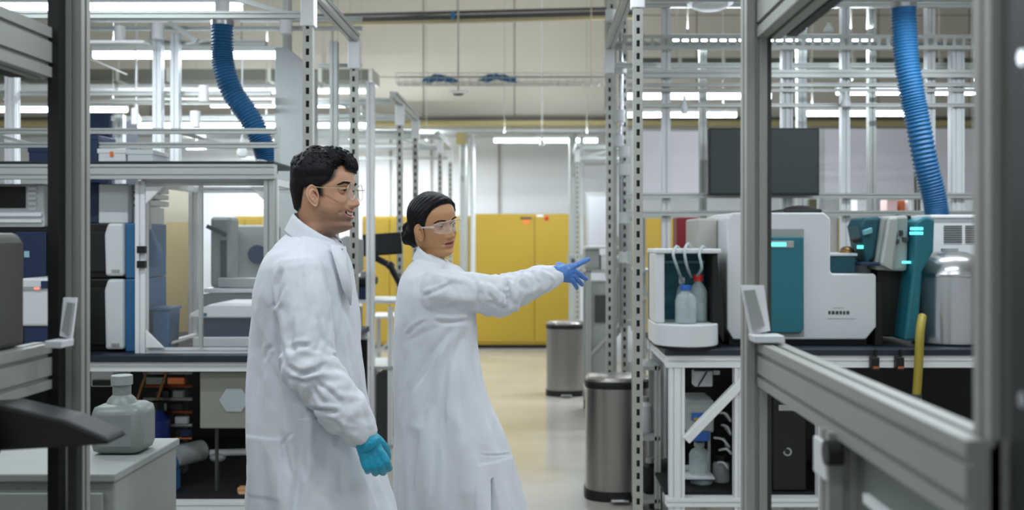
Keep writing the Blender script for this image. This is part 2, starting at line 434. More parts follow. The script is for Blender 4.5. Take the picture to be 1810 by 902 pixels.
# uprights and overhead beam
for (px, yy) in ((478, Y + .03), (-60, Y + .03), (478, yb)):
    x = WX(px, Y + .03); ext((x, yy, .932), (x, yy, 2.62 if yy > 5 else 1.80), .045, .06, 'upright', bl, ALU)
MB().bar(W(-160, 304, Y), W(487, 304, Y), tslot(0.05, 0.066)).build('overhead_beam', ALU, bl)
MB().box(WX(-160, Y), Y - .03, WZ(289, Y), WX(487, Y), Y + .5, WZ(286, Y)).build('overhead_shelf', NAV, bl)
for (py, yy) in ((232, 4.75), (257, 4.75)):
    MB().bar(W(-160, py, yy), W(490, py, yy), tslot(0.03, 0.026)).build('thin_rail', ALU, bl)
for (a, b) in (((140, 250), (185, 260)), ((-30, 232), (60, 257)), ((310, 232), (400, 257))):
    MB().bar(W(*a, 4.79), W(*b, 4.79), sq(0.016)).build('rail_brace', ALU, bl)
for px in (-30, 490):
    x = WX(px, 4.75); MB().box(x - .012, Y - .02, WZ(287, 4.46), x + .012, 4.77, WZ(287, 4.46) + .012).build('rail_bracket', ALU, bl)
    MB().box(x - .012, 4.74, WZ(287, 4.46), x + .012, 4.765, WZ(225, 4.75)).build('rail_post', ALU, bl)

# row posts of the aisle edge: slotted strut posts, top frames
def row_frame(X, ya, yb, zt, label, za=0.0, rails=True, xo=None):
    f = thing('strut_frame', label, 'frame', (X, ya, 0), 'slotted strut frames along the aisle')
    for y in (ya, yb): 
        strut_post(X, y, za, zt - 0.16, 0.041, f)
        MB().box(X - .03, y - .004, zt - .17, X + .03, y + .05, zt - .02).build('post_cap', WHT, f, .004)
    if rails:
        ext((X, ya - .3, zt), (X, yb + .05, zt), .05, .05, 'top_rail', f, ALU)
    if xo is not None:
        for y in ((ya + .02,) if za or zt == 2.52 else (ya + .02, yb + .02)):
            ext((X, y, zt), (xo, y, zt), .045, .045, 'cross_rail', f, ALU)
            ext((X, y, zt - .12), (xo, y, zt - .12), .03, .03, 'cross_rail', f, ALU)
        MB().bar((X, ya + .02, zt - .14), (X + (.45 if xo > X else -.45), ya + .02, zt - .01), sq(.02)).build('cross_brace', ALU, f)
    return f
row_frame(-.97, 4.2, 5.25, 2.52, 'slotted strut frame rising behind the curly haired man', xo=-3.2)
row_frame(-.97, 7.0, 7.9, 2.42, 'second slotted strut frame behind the first one, left of the woman', xo=-3.0)
row_frame(-1.0, 10.2, 11.4, 2.5, 'far slotted strut frame close to the white wall, left of the aisle', xo=-3.4)
f = row_frame(.435, 4.3, 6.0, 2.62, 'slotted strut frame on the right with its near post beside the trash can', xo=3.0)
row_frame(.44, 11.0, 11.9, 2.47, 'far slotted strut frame on the right of the aisle by the yellow cabinet', xo=2.6)
# wide pale column of the right hand row
wc = thing('pipe_column', 'wide pale strut column with white fittings right of the aisle', 'column', (.5, 6.2, 0))
strut_post(.463, 6.2, 0, 3.4, .062, wc); strut_post(.56, 6.4, 0, 3.1, .04, wc)
for (px, py) in ((1080, 28), (1090, 45), (1098, 120), (1095, 205), (1093, 250), (1103, 268), (1103, 300), (1104, 385), (1104, 455)):
    p = W(px, py, 6.15); MB().cyl((p.x, p.y, p.z - .035), (p.x, p.y, p.z + .035), .034, 14).build('pipe_fitting', PLW, wc, smooth='auto')
MB().cyl((.53, 6.3, .9), (.53, 6.3, 3.0), .016, 12).build('water_pipe', CHR, wc, smooth='auto')

# pale column on the left behind the man
cc = thing('cable_column', 'tall pale grey boxed column behind the curly haired man, left of the strut posts', 'column', (-1.25, 5.3, 0))
Yc = 6.1
MB().prism([(WX(486, Yc), 0), (WX(540, Yc), 0), (WX(540, Yc), WZ(118, Yc)), (WX(508, Yc), WZ(84, Yc)), (WX(486, Yc), WZ(84, Yc))], Yc, Yc + .35).build('column_casing', mat('column_grey', (172, 177, 176), .5), cc, .004)
MB().cyl((WX(497, Yc), Yc + .15, WZ(84, Yc)), (WX(497, Yc), Yc + .15, 5.1), .03, 12).build('cable_riser', ALU, cc)

# overhead service grid on the left: white round posts and top rails
sg = thing('service_frame', 'overhead service frame on the left with pale double posts and white clamps', 'frame', (-2.4, 5.9, 0))
for (px, yt, w, Yg) in ((280, 52, .052, 5.95), (311, 60, .05, 5.95), (22, 82, .062, 5.95), (213, 203, .05, 6.4)):
    x = WX(px, Yg); ext((x, Yg, 0), (x, Yg, WZ(yt, Yg)), w, w, 'upright', sg, PLW)
for (px, py, r) in ((279, 55, .035), (212, 60, .03), (345, 210, .03), (238, 205, .02), (360, 165, .03), (505, 45, .035)):
    p = W(px, py, 5.88); MB().cyl((p.x, p.y, p.z - .05), (p.x, p.y, p.z + .045), r, 14).build('clamp', WHT, sg, smooth='auto')
for (py, xa, xb, w) in ((34, 135, 640, .03), (76, 135, 470, .03), (50, 135, 640, .026), (165, -20, 480, .03), (180, 130, 480, .02), (116, 560, 640, .022)):
    MB().bar(W(xa, py, 6.0), W(xb, py, 6.0), tslot(w, w)).build('cross_rail', ALU if w > .021 else STRUT, sg)
for (a, b, w) in (((300, 40), (350, 74), .05), ((140, 95), (225, 132), .015), ((330, 78), (420, 60), .02)):
    MB().bar(W(*a, 5.9), W(*b, 5.9), sq(w, w * .6)).build('brace', ALU, sg)
MB().box(WX(120, 5.8), 5.75, WZ(79, 5.8), WX(260, 5.8), 5.85, WZ(74, 5.8)).build('shelf_bracket', WHT, sg)
# small spot heads hanging from it
for k, (px, py, lab) in enumerate(((240, 210, 'small white drop nozzle hanging left of the blue hose'), (120, 273, 'small white drop nozzle over the left bench, by the blurred post'),
                       (428, 268, 'small white drop nozzle beside the lower end of the left hose'), (958, 252, 'small white drop nozzle hanging under the lamp over the yellow cabinet'))):
    Yn = 6.3 if px < 900 else 12.0
    p = W(px, py, Yn); n = thing('drop_nozzle', lab, 'nozzle', p, 'small drop nozzles')
    MB().lathe(p.x, p.y, [(.012, p.z - .04), (.03, p.z - .03), (.034, p.z), (.014, p.z + .04), (.01, p.z + .09)], 16).build('nozzle_body', WHT, n, smooth='auto')
    MB().cyl((p.x, p.y, p.z + .08), (p.x, p.y, 5.1 if px > 900 else p.z + .6), .006, 8).build('drop_pipe', PLW, n)

# ---------------------------------------------------------------- right workbench
Y = 4.63
br = thing('workbench', 'long white framed workbench on the right carrying the big grey and teal instrument', 'workbench', (2.2, 5, 0))
x0, x1, yb = .60, 4.1, 5.42
for (z0, z1, n) in ((.853, .91, 'front_rail'), (.205, .245, 'lower_rail')):
    for yy in (Y + .03, yb):
        MB().bar((x0, yy, (z0 + z1) / 2), (x1, yy, (z0 + z1) / 2), tslot(0.07, z1 - z0)).build(n, WHT, br)
for x in (x0 + .035, 2.0, x1):
    MB().bar((x, Y + .06, .88), (x, yb - .03, .88), tslot(.05, .057)).build('side_rail', WHT, br)
MB().box(x0 - .01, Y - .02, .91, x1, yb + .04, .94).build('worktop', NAV, br, .004)
MB().box(x0, Y + .06, .245, x1, yb, .258).build('lower_shelf', MBK, br)
MB().box(x0 + .1, yb - .06, .258, x1, yb - .05, .853).build('back_panel', BLK, br)
for (x, yy) in ((.65, Y + .03), (.65, yb), (WX(1312, Y), Y + .03), (WX(1460, Y), Y + .03), (2.3, Y + .03), (2.3, yb), (4.05, Y + .03), (4.05, yb)):
    ext((x, yy, .08), (x, yy, .86), .07, .06, 'leg', br, WHT)
    MB().cyl((x, yy, 0), (x, yy, .08), .03, 16).build('levelling_foot', BLK, br)
MB().bar(W(1212, 778, Y + .0), W(1322, 664, Y + .0), sq(.05, .04)).build('diagonal_brace', WHT, br, .004)

# overhead frame on the right
rf = thing('service_frame', 'overhead service frame on the right with many pale uprights and a perforated tray', 'frame', (1.8, 5.9, 0))
for (px, y0_, y1_, w, Yg) in ((1177, -60, 400, .05, 5.9), (1242, 82, 380, .045, 6.1), (1390, 85, 380, .062, 5.9), (1416, -60, 380, .055, 6.1), (1493, -60, 380, .05, 5.9),
                      (1540, -60, 380, .045, 6.1), (1643, -60, 380, .05, 5.9), (1690, 80, 380, .07, 5.9), (1738, -60, 500, .05, 6.1)):
    x = WX(px, Yg); ext((x, Yg, .0), (x, Yg, WZ(y0_, Yg)), w, w, 'upright', rf, PLW if px not in (1242, 1540) else ALU)
for (py, w) in ((9, .03), (131, .045), (-40, .05), (150, .02), (160, .016), (186, .02), (377, .03), (346, .03)):
    MB().bar(W(1108, py, 5.85), W(1745, py, 5.85), tslot(w, w)).build('cross_rail', ALU, rf)
def holed_strip(px0, px1, z0, z1, y, pitch):
    mb = MB(); xa, xb = WX(px0, y), WX(px1, y); zm = (z0 + z1) / 2; t = .003; hz = (z1 - z0) * .25
    mb.box(xa, y, z0, xb, y + t, zm - hz); mb.box(xa, y, zm + hz, xb, y + t, z1)
    x = xa
    while x < xb: mb.box(x, y, zm - hz, min(x + pitch * .35, xb), y + t, zm + hz); x += pitch
    return mb
holed_strip(1100, 1745, WZ(86, 5.8), WZ(62, 5.8), 5.8, .055).build('perforated_tray', ALU, rf)
mb = MB()
xa, xb = WX(1100, 5.8), WX(1745, 5.8)
mb.box(xa, 5.8, WZ(86, 5.8) - .003, xb, 5.83, WZ(86, 5.8)); mb.box(xa, 5.8, WZ(62, 5.8), xb, 5.83, WZ(62, 5.8) + .003)
mb.build('tray_edge', ALU, rf)
for (px, py, r, h) in ((1417, 20, .03, .06), (1412, 38, .034, .05), (1495, 178, .03, .05), (1348, 186, .02, .06), (1465, 50, .03, .03), (1210, 188, .02, .06)):
    p = W(px, py, 5.78); MB().lathe(p.x, p.y, [(r, p.z - h * .7), (r * .9, p.z), (r * .5, p.z + h * .4), (r * .4, p.z + h)], 14).build('fitting', PLW, rf, smooth='auto')
for (px, lab) in ((1255, 'flat round ceiling lamp head over the right bench posts'),):
    p = W(px, 8, 5.6); o = thing('disc_lamp', lab, 'ceiling lamp', p)
    MB().lathe(p.x, p.y, [(.06, p.z - .03), (.10, p.z - .015), (.10, p.z + .0), (.13, p.z + .004), (.12, p.z + .012), (.02, p.z + .03)], 28).build('lamp_shade', WHT, o, smooth='auto')
    MB().cyl((p.x, p.y, p.z), (p.x, p.y, 5.1), .006, 8).build('hanging_rod', STRUT, o)

# pale partition screens and the shelf line behind the right bench
def screen(px0, px1, py0, py1, Yp, m, label):
    o = thing('partition_screen', label, 'partition', (WX((px0 + px1) / 2, Yp), Yp, 0), 'pale partition screens')
    MB().box(WX(px0, Yp), Yp, WZ(py1, Yp), WX(px1, Yp), Yp + .04, WZ(py0, Yp)).build('screen_panel', m, o, .004)
    for px in (px0, px1):
        x = WX(px, Yp); ext((x, Yp + .02, 0), (x, Yp + .02, WZ(py0, Yp)), .045, .045, 'leg', o, ALU)
    ext((WX(px0, Yp), Yp + .0, WZ(380, Yp)), (WX(px1, Yp), Yp + .0, WZ(380, Yp)), .05, .05, 'cross_rail', o, ALU)
    ext((WX(px0, Yp), Yp + .0, WZ(350, Yp)), (WX(px1, Yp), Yp + .0, WZ(350, Yp)), .03, .03, 'cross_rail', o, ALU)
LAV = mat('lavender_grey_screen', (204, 202, 208), 0.7, 0, .02)
screen(1112, 1243, 232, 345, 7.4, LAV, 'pale grey partition screen left of the dark monitor, behind the bench posts')
screen(1452, 1620, 228, 345, 7.4, LAV, 'pale grey partition screen between the dark monitor and the right blue hose')
screen(1622, 1800, 228, 345, 7.4, LAV, 'pale grey partition screen to the right of the right blue hose')
# items on the shelf line seen under the screens
sh = thing('wall_shelf', 'long pale shelf line behind the right bench instruments', 'shelf', (1.9, 7.9, 0))
MB().box(WX(1135, 7.9), 7.9, WZ(378, 7.9), WX(1760, 7.9), 8.2, WZ(373, 7.9)).build('shelf_board', ALU, sh)
for px in (1140, 1300, 1520, 1755): ext((WX(px, 7.9), 8.05, 0), (WX(px, 7.9), 8.05, WZ(378, 7.9)), .04, .04, 'leg', sh, ALU)
for k, (px0, px1, m, lab, top) in enumerate(((1515, 1545, PAPER, 'white carton on the long shelf, left of the pink one', 352), (1568, 1586, mat('pink_card', (222, 190, 186), .8), 'small pink carton on the long shelf behind the teal instrument', 353),
        (1590, 1600, COP, 'narrow brown carton on the long shelf beside the pink one', 354), (1605, 1636, PAPER, 'white carton on the long shelf just left of the right blue hose', 352),
        (1430, 1450, mat('olive_box', (84, 84, 62), .7), 'dark olive carton on the long shelf right of the monitor', 352), (1700, 1722, PAPER, 'white carton on the long shelf at its right end', 352))):
    Ys = 7.95; o = MB().box(WX(px0, Ys), Ys, WZ(373, Ys) - .001, WX(px1, Ys), Ys + .16, WZ(top, Ys)).build('carton', m, None, .003); T(o, lab, 'box', 'cartons on the long shelf')
# ---------------------------------------------------------------- yellow safety cabinets by the far wall
def cabinet(px0, px1, Y, label, top=378, bottom=617, split=None, marks=False, m=YEL):
    x0, x1 = WX(px0, Y), WX(px1, Y); zt = WZ(top, Y); z0 = .05
    o = thing('safety_cabinet', label, 'cabinet', ((x0 + x1) / 2, Y + .25, 0), 'yellow safety cabinets')
    MB().box(x0, Y, z0, x1, Y + .5, zt).build('body', m, o, .006)
    MB().box(x0 + .02, Y + .03, 0, x1 - .02, Y + .48, z0).build('plinth', BLK, o)
    xs = WX(split, Y) if split else (x0 + x1) / 2
    for (a, b, s) in ((x0 + .02, xs - .004, 1), (xs + .004, x1 - .02, -1)):
        d = MB().box(a, Y - .022, z0 + .04, b, Y, zt - .03).build('door', m, o, .005)
        MB().box(a + .06, Y - .025, z0 + .10, b - .06, Y - .022, zt - .10).build('door_panel', m, d, .002)
    if marks:
        x, z = WX(930, Y), WZ(386, Y)
        MB().box(x - .075, Y - .029, z - .012, x + .075, Y - .024, z + .014).build('caution_label', PLD, o)
        MB().prism([(x - .06, z - .02), (x + .06, z - .02), (x, z - .10)], Y - .029, Y - .025).build('warning_sign', ORG, o)
        x = WX(966, Y); MB().prism([(x - .03, z - .02), (x + .005, z - .04), (x + .035, z - .01), (x + .02, z + .03), (x - .02, z + .02)], Y - .029, Y - .025).build('red_sticker', RED, o)
        x = WX(955, Y); MB().box(x - .05, Y - .029, z + .02, x + .04, Y - .024, z + .045).build('white_label', PAPER, o)
        MB().box(xs + .03, Y - .045, .95, xs + .06, Y - .022, 1.12).build('handle', STRUT, o, .003)
    return o
cabinet(836, 1051, 13.2, 'wide yellow safety cabinet in the aisle behind the pointing arm, with orange warning sign', split=945, marks=True)
cabinet(742, 832, 13.2, 'yellow safety cabinet directly behind the woman', top=382)
cabinet(640, 738, 13.2, 'yellow safety cabinet between the man and the woman', top=382)
cabinet(1108, 1230, 13.2, 'yellow safety cabinet behind the posts, left of the dark red box', top=380, m=YELL)
cabinet(1500, 1580, 13.2, 'yellow safety cabinet showing between the white and teal instruments', top=378)
cabinet(404, 462, 13.2, 'yellow safety cabinet seen through the clear enclosure on the left', top=382)
# white pipes standing before the far wall
for (px, Y, lab, w) in ((820, 12.2, 'pale double pipe standing by the wall just right of the woman', .05), (1012, 11.8, 'pale pipe standing beside the wide yellow cabinet', .045)):
    o = thing('stand_pipe', lab, 'pipe', (WX(px, Y), Y, 0))
    x = WX(px, Y); MB().cyl((x, Y, 0), (x, Y, WZ(236, Y)), w, 14).build('pipe_body', ALU, o, smooth='auto')
    MB().cyl((x + .11, Y, 0), (x + .11, Y, WZ(236, Y)), w * .6, 12).build('thin_pipe', PLW, o, smooth='auto')
    MB().cyl((x, Y, 0), (x, Y, .03), w * 1.9, 16).build('floor_flange', STRUT, o)
    if px == 820: MB().box(x - .09, Y - .08, WZ(256, Y), x + .03, Y + .08, WZ(236, Y)).build('valve_box', YSTRIP, o, .005)
    else:
        MB().box(x - .06, Y - .12, WZ(475, Y), x + .17, Y - .04, WZ(450, Y)).build('switch_box', PLG, o, .005)
        MB().box(x - .02, Y - .125, WZ(465, Y), x + .03, Y - .12, WZ(457, Y)).build('switch', PLD, o)

# trash cans
def trash_can(px, Y, label):
    x = WX(px, Y); o = thing('trash_can', label, 'trash can', (x, Y, 0), 'steel trash cans beside the aisle')
    a, b = .182, .14
    def D(s, n=40, k=.6):   # semi-round outline, flat at the back
        P = []
        for i in range(n):
            t = 2 * math.pi * i / n; c, q = math.cos(t), math.sin(t)
            e = 2 / 2.6
            P.append((x + math.copysign(abs(c) ** e, c) * a * s, Y + math.copysign(abs(q) ** (e if q < 0 else .35), q) * b * s))
        return P
    def stack(levels):
        mb = MB(); vs = []; n = 40
        for (s_, z) in levels: vs += [(p[0], p[1], z) for p in D(s_)]
        fs = []
        for j in range(len(levels) - 1):
            for i in range(n):
                q = (i + 1) % n; fs.append((j * n + i, j * n + q, (j + 1) * n + q, (j + 1) * n + i))
        fs.append(tuple(range(n))[::-1]); fs.append(tuple(range((len(levels) - 1) * n, len(levels) * n)))
        return mb.add(vs, fs)
    stack([(1.03, 0), (1.03, .035), (1.0, .055)]).build('base_ring', BLK, o, smooth='auto')
    stack([(.985, .05), (.985, .625)]).build('can_body', STEEL, o, smooth='auto')
    stack([(1.0, .62), (1.015, .63), (1.015, .655), (1.0, .66)]).build('lid_rim', BLK, o, smooth='auto')
    stack([(.985, .66), (.97, .672), (.90, .682), (.6, .688), (.1, .69)]).build('lid', STEEL, o, smooth='auto')
    MB().box(x - .05, Y - b * 1.0 - .075, .018, x + .05, Y - b, .032).build('foot_pedal', CHR, o, .004)
    return o
trash_can(1091, 5.62, 'large steel step trash can at the front, right of the pointing woman')
trash_can(1000, 9.28, 'smaller looking steel trash can further down the aisle before the yellow cabinet')

# monitor on arm between the two people
Y = 6.6
mo = thing('arm_monitor', 'black monitor tilted on a jointed arm between the two people', 'monitor', W(675, 480, Y))
R = Matrix.Rotation(math.radians(4), 4, 'Y')
c = W(676, 432, Y)
def rot_box(mb, c, sx, sy, sz, R): 
    o = len(mb.v); mb.box(-sx / 2, -sy / 2, -sz / 2, sx / 2, sy / 2, sz / 2)
    for i in range(o, len(mb.v)): mb.v[i] = tuple(Vector(c) + (R @ Vector(mb.v[i])))
    return mb
Rm = Matrix.Rotation(math.radians(-4), 3, 'Y')
rot_box(MB(), c, .255, .03, .145, Rm).build('monitor_case', MBK, mo, .006)
rot_box(MB(), c - Vector((0, .017, 0)), .235, .003, .125, Rm).build('screen', SCR, mo)
for (a, b) in (((662, 455), (690, 470)), ((690, 470), (716, 520))):
    MB().cyl(W(*a, Y + .05), W(*b, Y + .08), .022, 12).build('arm_link', BLK, mo, smooth='auto')
for a in ((662, 455), (690, 470), (716, 520)):
    MB().ellip(W(*a, Y + .06), (.03, .03, .03)).build('arm_joint', BLK, mo, smooth=True)
# tall mobile rack under it
Y = 6.35
mr = thing('mobile_rack', 'tall narrow mobile rack on casters with slotted and round white posts, between the people', 'rack', (WX(668, Y), Y, 0))
for (px, w) in ((634, .04), (655, .05), (690, .03), (716, .03)):
    x = WX(px, Y); ext((x, Y, .07), (x, Y, 2.45 if px == 655 else 1.02), w, w, 'upright', mr, WHT if px != 634 else ALU)
for px in (655, 716):
    for dy in (0, .42):
        x = WX(px, Y); MB().cyl((x - .018, Y + dy, .035), (x + .018, Y + dy, .035), .035, 18).build('caster', PLD, mr, smooth='auto')
        MB().box(x - .028, Y + dy - .02, .03, x + .028, Y + dy + .02, .08).build('caster_fork', STRUT, mr)
for z in (.12, .62, 1.04):
    MB().box(WX(628, Y), Y - .02, z, WX(722, Y), Y + .45, z + .02).build('shelf', PLW if z > 1 else ALU, mr)
mb = MB()
for k in range(9):
    z = WZ(545 + k * 20, Y); mb.box(WX(630, Y), Y - .028, z - .015, WX(637, Y), Y - .02, z + .015)
mb.build('slot_strip', PLD, mr)
MB().box(WX(640, Y), Y + .02, .14, WX(648, Y), Y + .42, .62).build('side_panel', PLG, mr)
MB().box(WX(664, Y), Y + .02, .14, WX(686, Y), Y + .42, .58).build('inner_panel', PLD, mr)
# blue black device on the rack
o = thing('lab_stirrer', 'dark blue benchtop device with black top on the mobile rack', 'device', (WX(648, 6.45), 6.45, 1.061))
Y = 6.42
MB().box(WX(626, Y), Y, 1.061, WX(655, Y), Y + .2, 1.15).build('device_body', BLUD, o, .01)
MB().box(WX(624, Y), Y - .02, 1.15, WX(660, Y), Y + .2, 1.205).build('device_top', BLK, o, .012)
MB().cyl((WX(640, Y), Y + .1, 1.2), (WX(640, Y), Y + .1, 1.24), .03, 16).build('knob', PLG, o)
# grey screen seen just behind the man's chest
Y = 6.1
o = thing('grey_screen', 'grey tilted display panel just behind the chest of the man', 'display', W(622, 470, Y))
MB().prism([(WX(604, Y), WZ(500, Y)), (WX(618, Y), WZ(500, Y)), (WX(641, Y), WZ(476, Y)), (WX(641, Y), WZ(424, Y)), (WX(612, Y), WZ(417, Y)), (WX(596, Y), WZ(424, Y))], Y, Y + .04).build('display_panel', PLG, o, .004)
MB().box(WX(612, Y), Y + .04, 1.06, WX(624, Y), Y + .08, WZ(440, Y)).build('support_arm', PLD, o)
# equipment stands on the far side of the aisle
for (px0, px1, py0, py1, Y, m, nm, lab, cat) in (
    (655, 725, 560, 640, 9.8, ALU, 'equipment_cart', 'low steel cart before the yellow cabinets between the people', 'cart'),
    (1040, 1150, 478, 650, 8.0, ALU, 'equipment_cart', 'steel cart with dark instrument behind the front trash can', 'cart')):
    o = thing(nm, lab, cat, (WX((px0 + px1) / 2, Y), Y, 0))
    x0, x1 = WX(px0, Y), WX(px1, Y); zt = WZ(py0, Y)
    for x in (x0, x1):
        for y in (Y, Y + .5):
            ext((x, y, .08), (x, y, zt), .04, .04, 'upright', o, m)
            MB().cyl((x - .015, y, .04), (x + .015, y, .04), .04, 14).build('caster', PLD, o)
    for z in (.2, zt - .02): MB().box(x0 - .02, Y - .02, z, x1 + .02, Y + .52, z + .025).build('shelf', m, o, .003)
    MB().bar((x0, Y + .01, zt * .42), (x1, Y + .01, zt * .86), sq(.025)).build('diagonal_brace', m, o)
Y = 8.0
o = thing('lab_centrifuge', 'dark fronted grey box instrument on the cart behind the front trash can', 'instrument', (WX(1060, Y), Y, .24))
MB().box(WX(1042, Y), Y + .02, .225, WX(1076, Y), Y + .45, WZ(500, Y)).build('body', PLG, o, .01)
MB().box(WX(1052, Y), Y, WZ(570, Y), WX(1073, Y), Y + .02, WZ(522, Y)).build('dark_door', PLD, o, .003)
o = thing('bench_instrument', 'boxy white and grey instrument on top of the cart, right of the blue glove', 'instrument', (WX(1080, Y), Y, WZ(478, Y)))
MB().box(WX(1034, Y), Y, WZ(477, Y), WX(1060, Y), Y + .4, WZ(440, Y)).build('body', PLG, o, .006)
MB().box(WX(1062, Y), Y - .02, WZ(477, Y), WX(1112, Y), Y + .4, WZ(452, Y)).build('white_unit', PLW, o, .006)
MB().box(WX(1075, Y), Y - .03, WZ(474, Y), WX(1102, Y), Y - .02, WZ(457, Y)).build('front_panel', PLG, o, .002)
MB().box(WX(1035, Y), Y - .03, WZ(440, Y), WX(1110, Y), Y + .42, WZ(436, Y)).build('top_plate', PLW, o)
# made-up locker in place of a table frame before the white wall
Y = 12.6
o = thing('stand_in_locker', 'made-up locker in place of a table frame, between the wide yellow cabinet and the columns', 'locker', (WX(1060, Y), Y, 0))
MB().box(WX(1036, Y), Y, .0, WX(1078, Y), Y + .45, WZ(340, Y)).build('body', PLG, o, .006)
MB().box(WX(1040, Y), Y - .02, .1, WX(1074, Y), Y, WZ(348, Y)).build('door', mat('pale_locker_enamel', (176, 178, 182), .5), o, .004)
MB().box(WX(1068, Y), Y - .035, 1.0, WX(1070, Y), Y - .02, 1.15).build('handle', STRUT, o)
# small step stand on wheels between posts and bench
Y = 5.1
o = thing('utility_trolley', 'narrow steel trolley with casters wedged between the strut post and the right bench', 'trolley', (WX(1158, Y), Y, 0))
for px in (1130, 1162):
    for dy in (0, .25): 
        x = WX(px, Y); ext((x, Y + dy, .07), (x, Y + dy, .80), .03, .03, 'upright', o, ALU)
        MB().cyl((x - .012, Y + dy, .035), (x + .012, Y + dy, .035), .035, 16).build('caster', PLD, o, smooth='auto')
for z in (.10, .42, .78): MB().box(WX(1126, Y), Y - .015, z, WX(1166, Y), Y + .28, z + .02).build('shelf', PLG, o)
for k, (px, z, m, lab) in enumerate(((1140, .44, WHT, 'small white canister on the middle shelf of the narrow trolley'), (1150, .12, BLK, 'black canister on the lowest shelf of the narrow trolley'))):
    x = WX(px, Y + .1); q = thing('canister', lab, 'canister', (x, Y + .12, z))
    MB().lathe(x, Y + .12, [(.035, z), (.04, z + .01), (.04, z + .14), (.02, z + .16)], 20).build('canister_body', m, q, smooth='auto')
    MB().cyl((x, Y + .12, z + .155), (x, Y + .12, z + .185), .022, 14).build('cap', PLG, q)
x = WX(1108, 6.9); q = thing('white_flask', 'round white plastic flask hanging low behind the slotted post', 'flask', (x, 6.9, .7))
MB().lathe(x, 6.9, [(.02, .60), (.07, .62), (.085, .68), (.075, .76), (.03, .82), (.025, .86)], 22).build('flask_body', PLW, q, smooth='auto')
MB().cyl((x, 6.9, .855), (x, 6.9, .89), .03, 14).build('cap', PLG, q)
MB().box(x - .01, 6.98, .0, x + .01, 7.0, .9).build('holder_rod', STRUT, q)
# ---------------------------------------------------------------- instruments on the left bench (top at z .932)
ZB = .933
def P(px0, py0, px1, py1, Y, d): return rect(px0, py0, px1, py1, Y, d)
Y = 4.6
for (py0, py1, zbase, lab) in ((395, 492, None, 'upper unit of the black and blue instrument tower on the left bench'), (493, 626, ZB, 'lower unit of the black and blue instrument tower on the left bench')):
    zt, zb = WZ(py0, Y), (zbase or WZ(py1, Y))
    o = thing('tower_module', lab, 'instrument', (WX(200, Y), Y, zb), 'tower modules on the left bench')
    MB().box(WX(150, Y), Y, zb, WX(226, Y), Y + .32, zt).build('black_body', BLK, o, .006)
    MB().prism([(WX(194, Y), zb + .012), (WX(226, Y), zb + .012), (WX(226, Y), zt), (WX(198, Y), zt), (WX(192, Y), zt - .05)], Y - .05, Y).build('front_cover', PLW, o, .012)
    MB().box(WX(226, Y), Y - .03, zb, WX(249, Y), Y + .32, zt).build('blue_side', BLU, o, .006)
    MB().box(WX(206, Y), Y - .056, zb + .03, WX(219, Y), Y - .05, zb + .042).build('badge', STRUT, o)
    MB().box(WX(152, Y), Y - .012, zb + .03, WX(190, Y), Y, zt - .04).build('dark_window', SCR, o, .003)
zt = WZ(395, Y)
o = thing('sample_tray_unit', 'white box unit with pale side blocks on top of the black and blue tower', 'instrument', (WX(200, Y), Y, zt))
MB().box(WX(174, Y), Y, zt, WX(226, Y), Y + .4, WZ(325, Y)).build('body', PLW, o, .006)
MB().box(WX(150, Y), Y + .02, zt, WX(173, Y), Y + .4, WZ(322, Y)).build('dark_blue_block', BLUD, o, .006)
for (a, b) in ((325, 338), (340, 349), (352, 362)): MB().box(WX(227, Y), Y + .05, WZ(b, Y), WX(250, Y), Y + .35, WZ(a, Y)).build('side_block', WHT, o, .006)
MB().box(WX(228, Y), Y + .05, zt, WX(247, Y), Y + .3, WZ(365, Y)).build('pale_base', PLW, o)

# clear enclosure
Y = 4.5
o = thing('clear_enclosure', 'clear walled enclosure with white frame and corner brackets on the left bench', 'enclosure', (WX(365, Y), Y, ZB))
for px in (251, 482):
    for yy in (Y + .03, Y + .72):
        x = WX(px, Y + .03); ext((x, yy, ZB), (x, yy, WZ(320, Y)), .045, .045, 'upright', o, WHT)
for (py) in (622, 322):
    for yy in (Y + .03, Y + .72): MB().bar((WX(251, Y), yy, WZ(py, Y)), (WX(482, Y), yy, WZ(py, Y)), tslot(.03, .03)).build('frame_rail', WHT, o)
for px in (251, 482):
    x = WX(px, Y); MB().bar((x, Y + .03, WZ(322, Y)), (x, Y + .72, WZ(322, Y)), sq(.03)).build('side_rail', WHT, o)
    MB().bar((x, Y + .03, WZ(622, Y)), (x, Y + .72, WZ(622, Y)), sq(.03)).build('side_rail', WHT, o)
x = WX(354, Y); MB().box(x - .008, Y, ZB + .03, x + .008, Y + .02, WZ(328, Y)).build('door_stile', ALU, o)
MB().box(WX(260, Y), Y + .005, ZB + .03, WX(352, Y), Y + .011, WZ(328, Y)).build('clear_door', mat('tinted_polycarbonate', (226, 214, 180), .06, 0, 0, alpha=.05), o)
MB().box(WX(356, Y), Y + .005, ZB + .03, WX(474, Y), Y + .011, WZ(328, Y)).build('clear_door', PCB, o)
for (a, b, c_, d) in ((251, 608, 262, 622), (262, 612, 290, 622)): pass
for (sx, px) in ((1, 258), (-1, 474)):
    for (sz, py) in ((1, 615), (-1, 330)):
        x, z = WX(px, Y), WZ(py, Y); MB().prism([(x, z), (x + sx * .08, z), (x, z + sz * .08)], Y - .006, Y + .012).build('corner_bracket', WHT, o, .002)
for py in (440, 466): MB().box(WX(244, Y), Y - .015, WZ(py, Y) - .02, WX(258, Y), Y + .01, WZ(py, Y) + .012).build('hinge', BLK, o)
